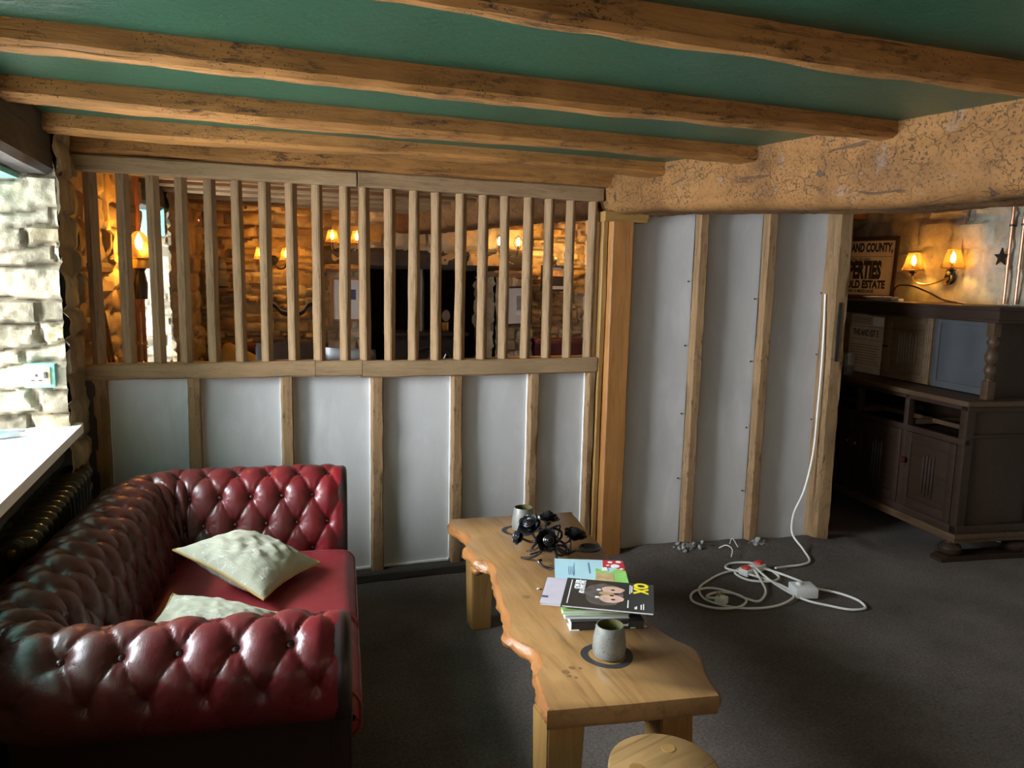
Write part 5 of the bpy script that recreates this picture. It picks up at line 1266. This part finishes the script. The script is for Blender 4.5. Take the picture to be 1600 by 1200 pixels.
# fixed red benches along the back wall and small tables
def bench(label, x0, x1, y, zt):
    t = thing('bench_seat', label, 'bench', ((x0+x1)/2,y,0), 0, 'dark red wall benches'); hw = (x1-x0)/2
    MB().box(-hw,hw,-0.45,0.0,0.10,0.45,0.03).build('seat', M['bench_leather'], t)
    mb = MB(); rows = []
    nx = int(hw*2/0.03)
    for j in range(17):
        z = 0.44+(zt-0.44)*j/16; rows.append([(-hw+2*hw*i/nx, -0.10+0.03*(1-j/16)-0.02*abs(sin(pi*(i/nx*hw*2/0.16+j/6)))*abs(sin(pi*(i/nx*hw*2/0.16-j/6))), z) for i in range(nx+1)])
    rows.append([(-hw+2*hw*i/nx,-0.06,zt+0.03) for i in range(nx+1)]); rows.append([(-hw+2*hw*i/nx,0.0,zt+0.02) for i in range(nx+1)]); rows.append([(-hw+2*hw*i/nx,0.0,0.3) for i in range(nx+1)])
    mb.grid(rows); mb.build('backrest', M['bench_leather'], t, angle=60); return t
bench('dark red leather wall bench left of the fireplace in the far room', -0.18, 0.62, BY-0.11, 0.90)
bench('dark red leather wall bench right of the fireplace in the far room', 2.55, 3.08, BY-0.11, 0.92)
def tab(label, loc, wd, dp, h, mat):
    t = thing('pub_table', label, 'table', loc, 0, 'far room tables')
    MB().box(-wd/2,wd/2,-dp/2,dp/2,h-0.035,h,0.006).build('tabletop', mat, t); simple_legs(t,wd/2-0.06,dp/2-0.06,h-0.03,M['dark_oak'],0.025); return t
tab('orange topped table before the right hand red bench in the far room', (2.35,5.35,0), 0.95, 0.55, 0.885, M['bench_top'])
tab('brown topped table behind the slate chair in the far room', (0.15,5.92,0), 0.7, 0.34, 0.80, M['bench_top'])
# stove with flue and fan in the hearth
sv = thing('wood_stove','black cast iron stove with arched door inside the dark fireplace','stove',(1.62,6.95,0))
MB().box(-0.33,0.33,-0.22,0.22,0.40,0.955,0.015).build('stove_body', M['stove'], sv)
MB().box(-0.36,0.36,-0.25,0.25,0.955,0.985,0.008).build('top_plate', M['stove'], sv)
mb = MB()
for k in range(26): mb.box(-0.31+0.025*k,-0.298+0.025*k,-0.235,-0.22,0.925,0.945)
mb.build('dentil_row', M['stove'], sv, smooth=False)
mb = MB()
mb.tube([(-0.24,-0.235,0.5)]+[(0.24*cos(pi-pi*k/14),-0.235,0.62+0.24*sin(pi*k/14)) for k in range(15)]+[(0.24,-0.235,0.5)],0.016,8)
dr = mb.build('arched_door', M['stove'], sv)
mb = MB()
for sx in (-1,1): mb.tube([(sx*0.08,-0.235,0.5),(sx*0.08,-0.235,0.66),(sx*0.15,-0.235,0.80)],0.008,6); mb.tube([(sx*0.08,-0.235,0.66),(0,-0.235,0.78),(sx*-0.02,-0.235,0.83)],0.008,6)
mb.build('tracery', M['steel'], dr)
for sx in (-1,1):
    for sy in (-1,1): MB().tube([(sx*0.28,sy*0.17,0.41),(sx*0.30,sy*0.19,0.0)],0.025,8).build('leg', M['stove'], sv)
fp = MB().tube([(0.0,0.05,0.985),(0.0,0.05,1.95)],0.055,16)
fp.build('flue_pipe', M['steel'], sv, loc=(-0.05,0,0))
fan = thing('stove_fan','small pale stove fan standing on the black stove top','fan',(1.79,6.86,0.987))
MB().box(-0.03,0.03,-0.02,0.02,0,0.09,0.004).build('fan_body', M['brass'], fan)
MB().lathe([(0.0001,0),(0.05,0.004),(0.055,0.010),(0.0001,0.012)],16,M=Matrix.Translation((0,-0.03,0.15))@Matrix.Rotation(pi/2,4,'X')@Matrix.Diagonal((0.7,1,1,1))).build('fan_blade', M['steel'], fan)
# framed pictures
def picture(label, c, wd, h, rz, tilt, frame, prints, mount=None, base=0):
    t = thing('framed_picture', label, 'picture', c, 0, 'far room pictures'); t.rotation_euler = (Matrix.Rotation(rz,3,'Z') @ Matrix.Rotation(tilt,3,'Y')).to_euler()
    mb = MB(); f = 0.018
    mb.box(-wd/2-f,-wd/2,-0.02,0.01,-h/2-f,h/2+f); mb.box(wd/2,wd/2+f,-0.02,0.01,-h/2-f,h/2+f); mb.box(-wd/2,wd/2,-0.02,0.01,h/2,h/2+f); mb.box(-wd/2,wd/2,-0.02,0.01,-h/2-f,-h/2)
    mb.build('frame', frame, t, smooth=False); MB().box(-wd/2,wd/2,-0.005,0.008,-h/2,h/2).build('mount', mount or M['mount'], t, smooth=False)
    for (x0,x1,z0,z1,m) in prints: MB().box(x0,x1,-0.008,-0.004,z0,z1).build('print', m, t, smooth=False)
    return t
picture('oak framed print with small navy picture on the left fireplace pier', (0.845,BY-0.19,1.285), 0.23, 0.33, 0.0, 0.0, M['frame_oak'], [(0.0,0.08,0.0,0.085,M['navy_print'])])
picture('tilted dark framed print on the right fireplace pier', (2.375,BY-0.19,1.245), 0.25, 0.32, 0.0, -0.05, M['frame_dark'], [(0.0,0.06,-0.04,0.09,M['grey_print']),(-0.01,0.05,-0.085,-0.06,M['white'])])
picture('black framed landscape picture under the twin lights on the back wall right', (2.78,BY-0.13,1.50), 0.26, 0.20, 0.0, 0.0, M['black'], [(-0.11,0.11,0.02,0.08,M['tan_print']),(-0.11,0.11,-0.07,0.02,M['stove'])])
# twin wall lights of the far room
def far_lamp(label, c, gap, shaded, pw=3.0, nb=2):
    t = thing('wall_light', label, 'lamp', c, 0, 'far room wall lights')
    MB().lathe([(0.0001,0),(0.04,0),(0.035,0.012),(0.0001,0.015)],16,M=Matrix.Rotation(pi/2,4,'X')).build('wall_plate', M['iron'], t)
    for sx in (-1,1):
        x = sx*gap/2
        MB().tube([(0,-0.012,-0.02),(x*0.4,-0.06,-0.07),(x*0.85,-0.10,-0.06),(x,-0.11,-0.02)],0.006,8,smooth=5).build('arm', M['iron'], t)
        bulb_part(t,(x,-0.11,0.02),1.0)
        if shaded: shade_part(t,(x,-0.11,0.0),0.032,0.058,0.10)
        else:
            mb = MB()
            for k in range(6): a = 2*pi*k/6; mb.tube([(x+0.012*cos(a),-0.11+0.012*sin(a),-0.01),(x+0.042*cos(a),-0.11+0.042*sin(a),0.045),(x+0.03*cos(a),-0.11+0.03*sin(a),0.09),(x,-0.11,0.11)],0.0022,5,smooth=3)
            mb.build('cage', M['iron'], t)
        point('far_lamp_glow', (c[0]+x, c[1]-0.13, c[2]+0.05), pw, WARM, 0.02)
    return t
far_lamp('twin shaded wall light above the left fireplace pier in the far room', (0.83,BY-0.13,1.755), 0.20, True, 1.5)
far_lamp('twin shaded wall light on the back wall over the left red bench', (0.27,BY-0.05,1.60), 0.20, True, 2.4)
far_lamp('caged twin wall light above the right end of the fireplace beam', (2.27,BY-0.13,1.76), 0.18, False, 2.2)
far_lamp('bare twin bulb wall light above the small landscape picture', (2.78,BY-0.06,1.67), 0.20, False, 2.6)
# hanging bottle lamp on its copper pipe by the far window
hl = thing('cage_lamp','glowing ribbed glass lamp on a copper pipe at the left of the slats','lamp',(-0.475,4.32,1.55))
MB().tube([(0,0,0.14),(0,0,0.48)],0.010,10).build('copper_stem', M['copper'], hl)
rb = MB(); S = 36
rb.grid([[(r*(1+0.05*(k%3==0))*cos(2*pi*k/S), r*(1+0.05*(k%3==0))*sin(2*pi*k/S), z) for k in range(S)] for r, z in ((0.052,0.01),(0.056,0.05),(0.050,0.09),(0.030,0.125),(0.014,0.14))], closed_u=True)
rb.build('ribbed_shade', M['shade'], hl, angle=180)
MB().lathe([(0.054,-0.045),(0.056,-0.043),(0.052,0.0),(0.058,0.006),(0.058,0.012),(0.050,0.012),(0.048,-0.04)],28,caps=False).build('brass_collar', M['brass'], hl)
bulb_part(hl,(0,0,0.045),1.2)
MB().lathe([(0.03,-0.20),(0.034,-0.12),(0.022,-0.06),(0.03,-0.045)],16).build('lower_bracket', M['iron'], hl)
point('cage_lamp_glow', (-0.44,4.26,1.60), 5.0, WARM, 0.02)
for k, dx in enumerate((0.0,0.028)):
    pp = thing('copper_pipe', ('left' if k == 0 else 'right')+' copper pipe running down the wall below the ribbed glass lamp','pipe',(-0.50+dx,4.36,0))
    MB().tube([(0,0,0.02),(0,0,1.36)],0.009,8).build('pipe_run', M['copper'], pp); MB().lathe([(0.013,-0.01),(0.013,0.01)],8,(0,0,1.12)).build('clip', M['brass'], pp)
# small two-leaf spot on the orange wall
ws = thing('wall_spot','small grey leaf-shaped wall fitting on the orange lit stone left of the lamp','lamp',fl(0.55,0.045,1.60))
for z, a in ((0.03,0.3),(-0.035,2.8)):
    mb = MB(); mb.sphere((0,0,0),0.03,12,8,sq=(0.35,0.8,1.3)); mb.build('leaf_shade', M['grey_plastic'], ws, loc=(0.012,0,z), rot=(a*0.2,0,0))
MB().tube([(0.0,0.02,0.0),(0.03,0.03,0.005),(0.03,0.05,-0.03)],0.004,6,smooth=4).build('arm', M['iron'], ws)
for k in range(3):
    a = fl(0.06+0.05*k,0.05,1.52-0.03*k); b = fl(0.28+0.07*k,0.05,0.95)
    tag(MB().tube([a,(a+b)/2+Vector((0.004,0,0)),b],0.008,6,smooth=3).build('cane', M['stud']), ('first','second','third')[k]+' thin brown cane from the corner, leaning on the orange stone behind the leftmost slats', 'cane')
# shelf with glass dome and bottle
sh = MB().box(-0.14,0.14,-0.09,0.0,-0.015,0.012); 
tag(sh.build('wall_shelf', M['frame_oak'], loc=(-0.09,BY-0.03,1.355)), 'small wooden shelf on the back wall carrying the glass dome', 'shelf')
gd = thing('glass_dome','tall clear glass dome on the wooden shelf in the far room','glass dome',(-0.14,BY-0.085,1.368))
MB().lathe([(0.048,0.01),(0.048,0.17),(0.042,0.21),(0.025,0.24),(0.0001,0.25)],20,caps=False).build('dome', M['glass'], gd); MB().lathe([(0.055,0),(0.055,0.012),(0.0001,0.012)],20).build('base', M['dark_oak'], gd)
bt = MB().lathe([(0.022,0),(0.024,0.01),(0.024,0.07),(0.010,0.10),(0.009,0.125),(0.0001,0.126)],14)
tag(bt.build('small_bottle', M['mustard'], loc=(-0.04,BY-0.08,1.368)), 'small yellowish bottle on the shelf beside the glass dome', 'bottle')
# wave shaped ornament on the back wall
wv = MB(); P = [(-0.17,0.03),(-0.12,0.0),(-0.08,-0.045),(-0.02,-0.06),(0.05,-0.062),(0.10,-0.04),(0.14,0.015),(0.19,0.03)]
Q = crom([Vector((x,0,z)) for x,z in P],6); wo = thing('wave_ornament','wave-shaped black and silver ornament on the stone above the slate chair','ornament',(0.40,BY-0.09,1.21))
wv.grid([[(p.x,y,p.z+(0.022 if t else -0.012)) for p in Q] for y,t in ((-0.03,0),(-0.03,1),(0.0,1),(0.0,0))],closed_v=True); wv.build('black_band', M['black'], wo, angle=50)
wv = MB(); wv.grid([[(p.x,y,p.z+(0.034 if t else 0.022)) for p in Q] for y,t in ((-0.04,0),(-0.04,1),(0.0,1),(0.0,0))],closed_v=True); wv.build('silver_band', M['steel'], wo, angle=50)
tag(MB().tube([(0.255,BY-0.07,1.30),(0.25,BY-0.075,1.26),(0.252,BY-0.07,1.22)],0.008,6,smooth=4).build('steel_hook', M['steel']), 'small bright steel hook on the stone left of the wave ornament', 'hook')
al = thing('alarm_sensor','small dark alarm box with red lights high in the far corner','alarm',(-0.30,BY-0.17,1.88))
MB().box(-0.035,0.035,-0.02,0.05,-0.04,0.04,0.005).build('case', M['grey_plastic'], al); mb = MB(); mb.sphere((-0.010,-0.022,0.01),0.006,8,6); mb.sphere((0.012,-0.022,0.01),0.006,8,6); mb.build('indicator_lights', M['led'], al)
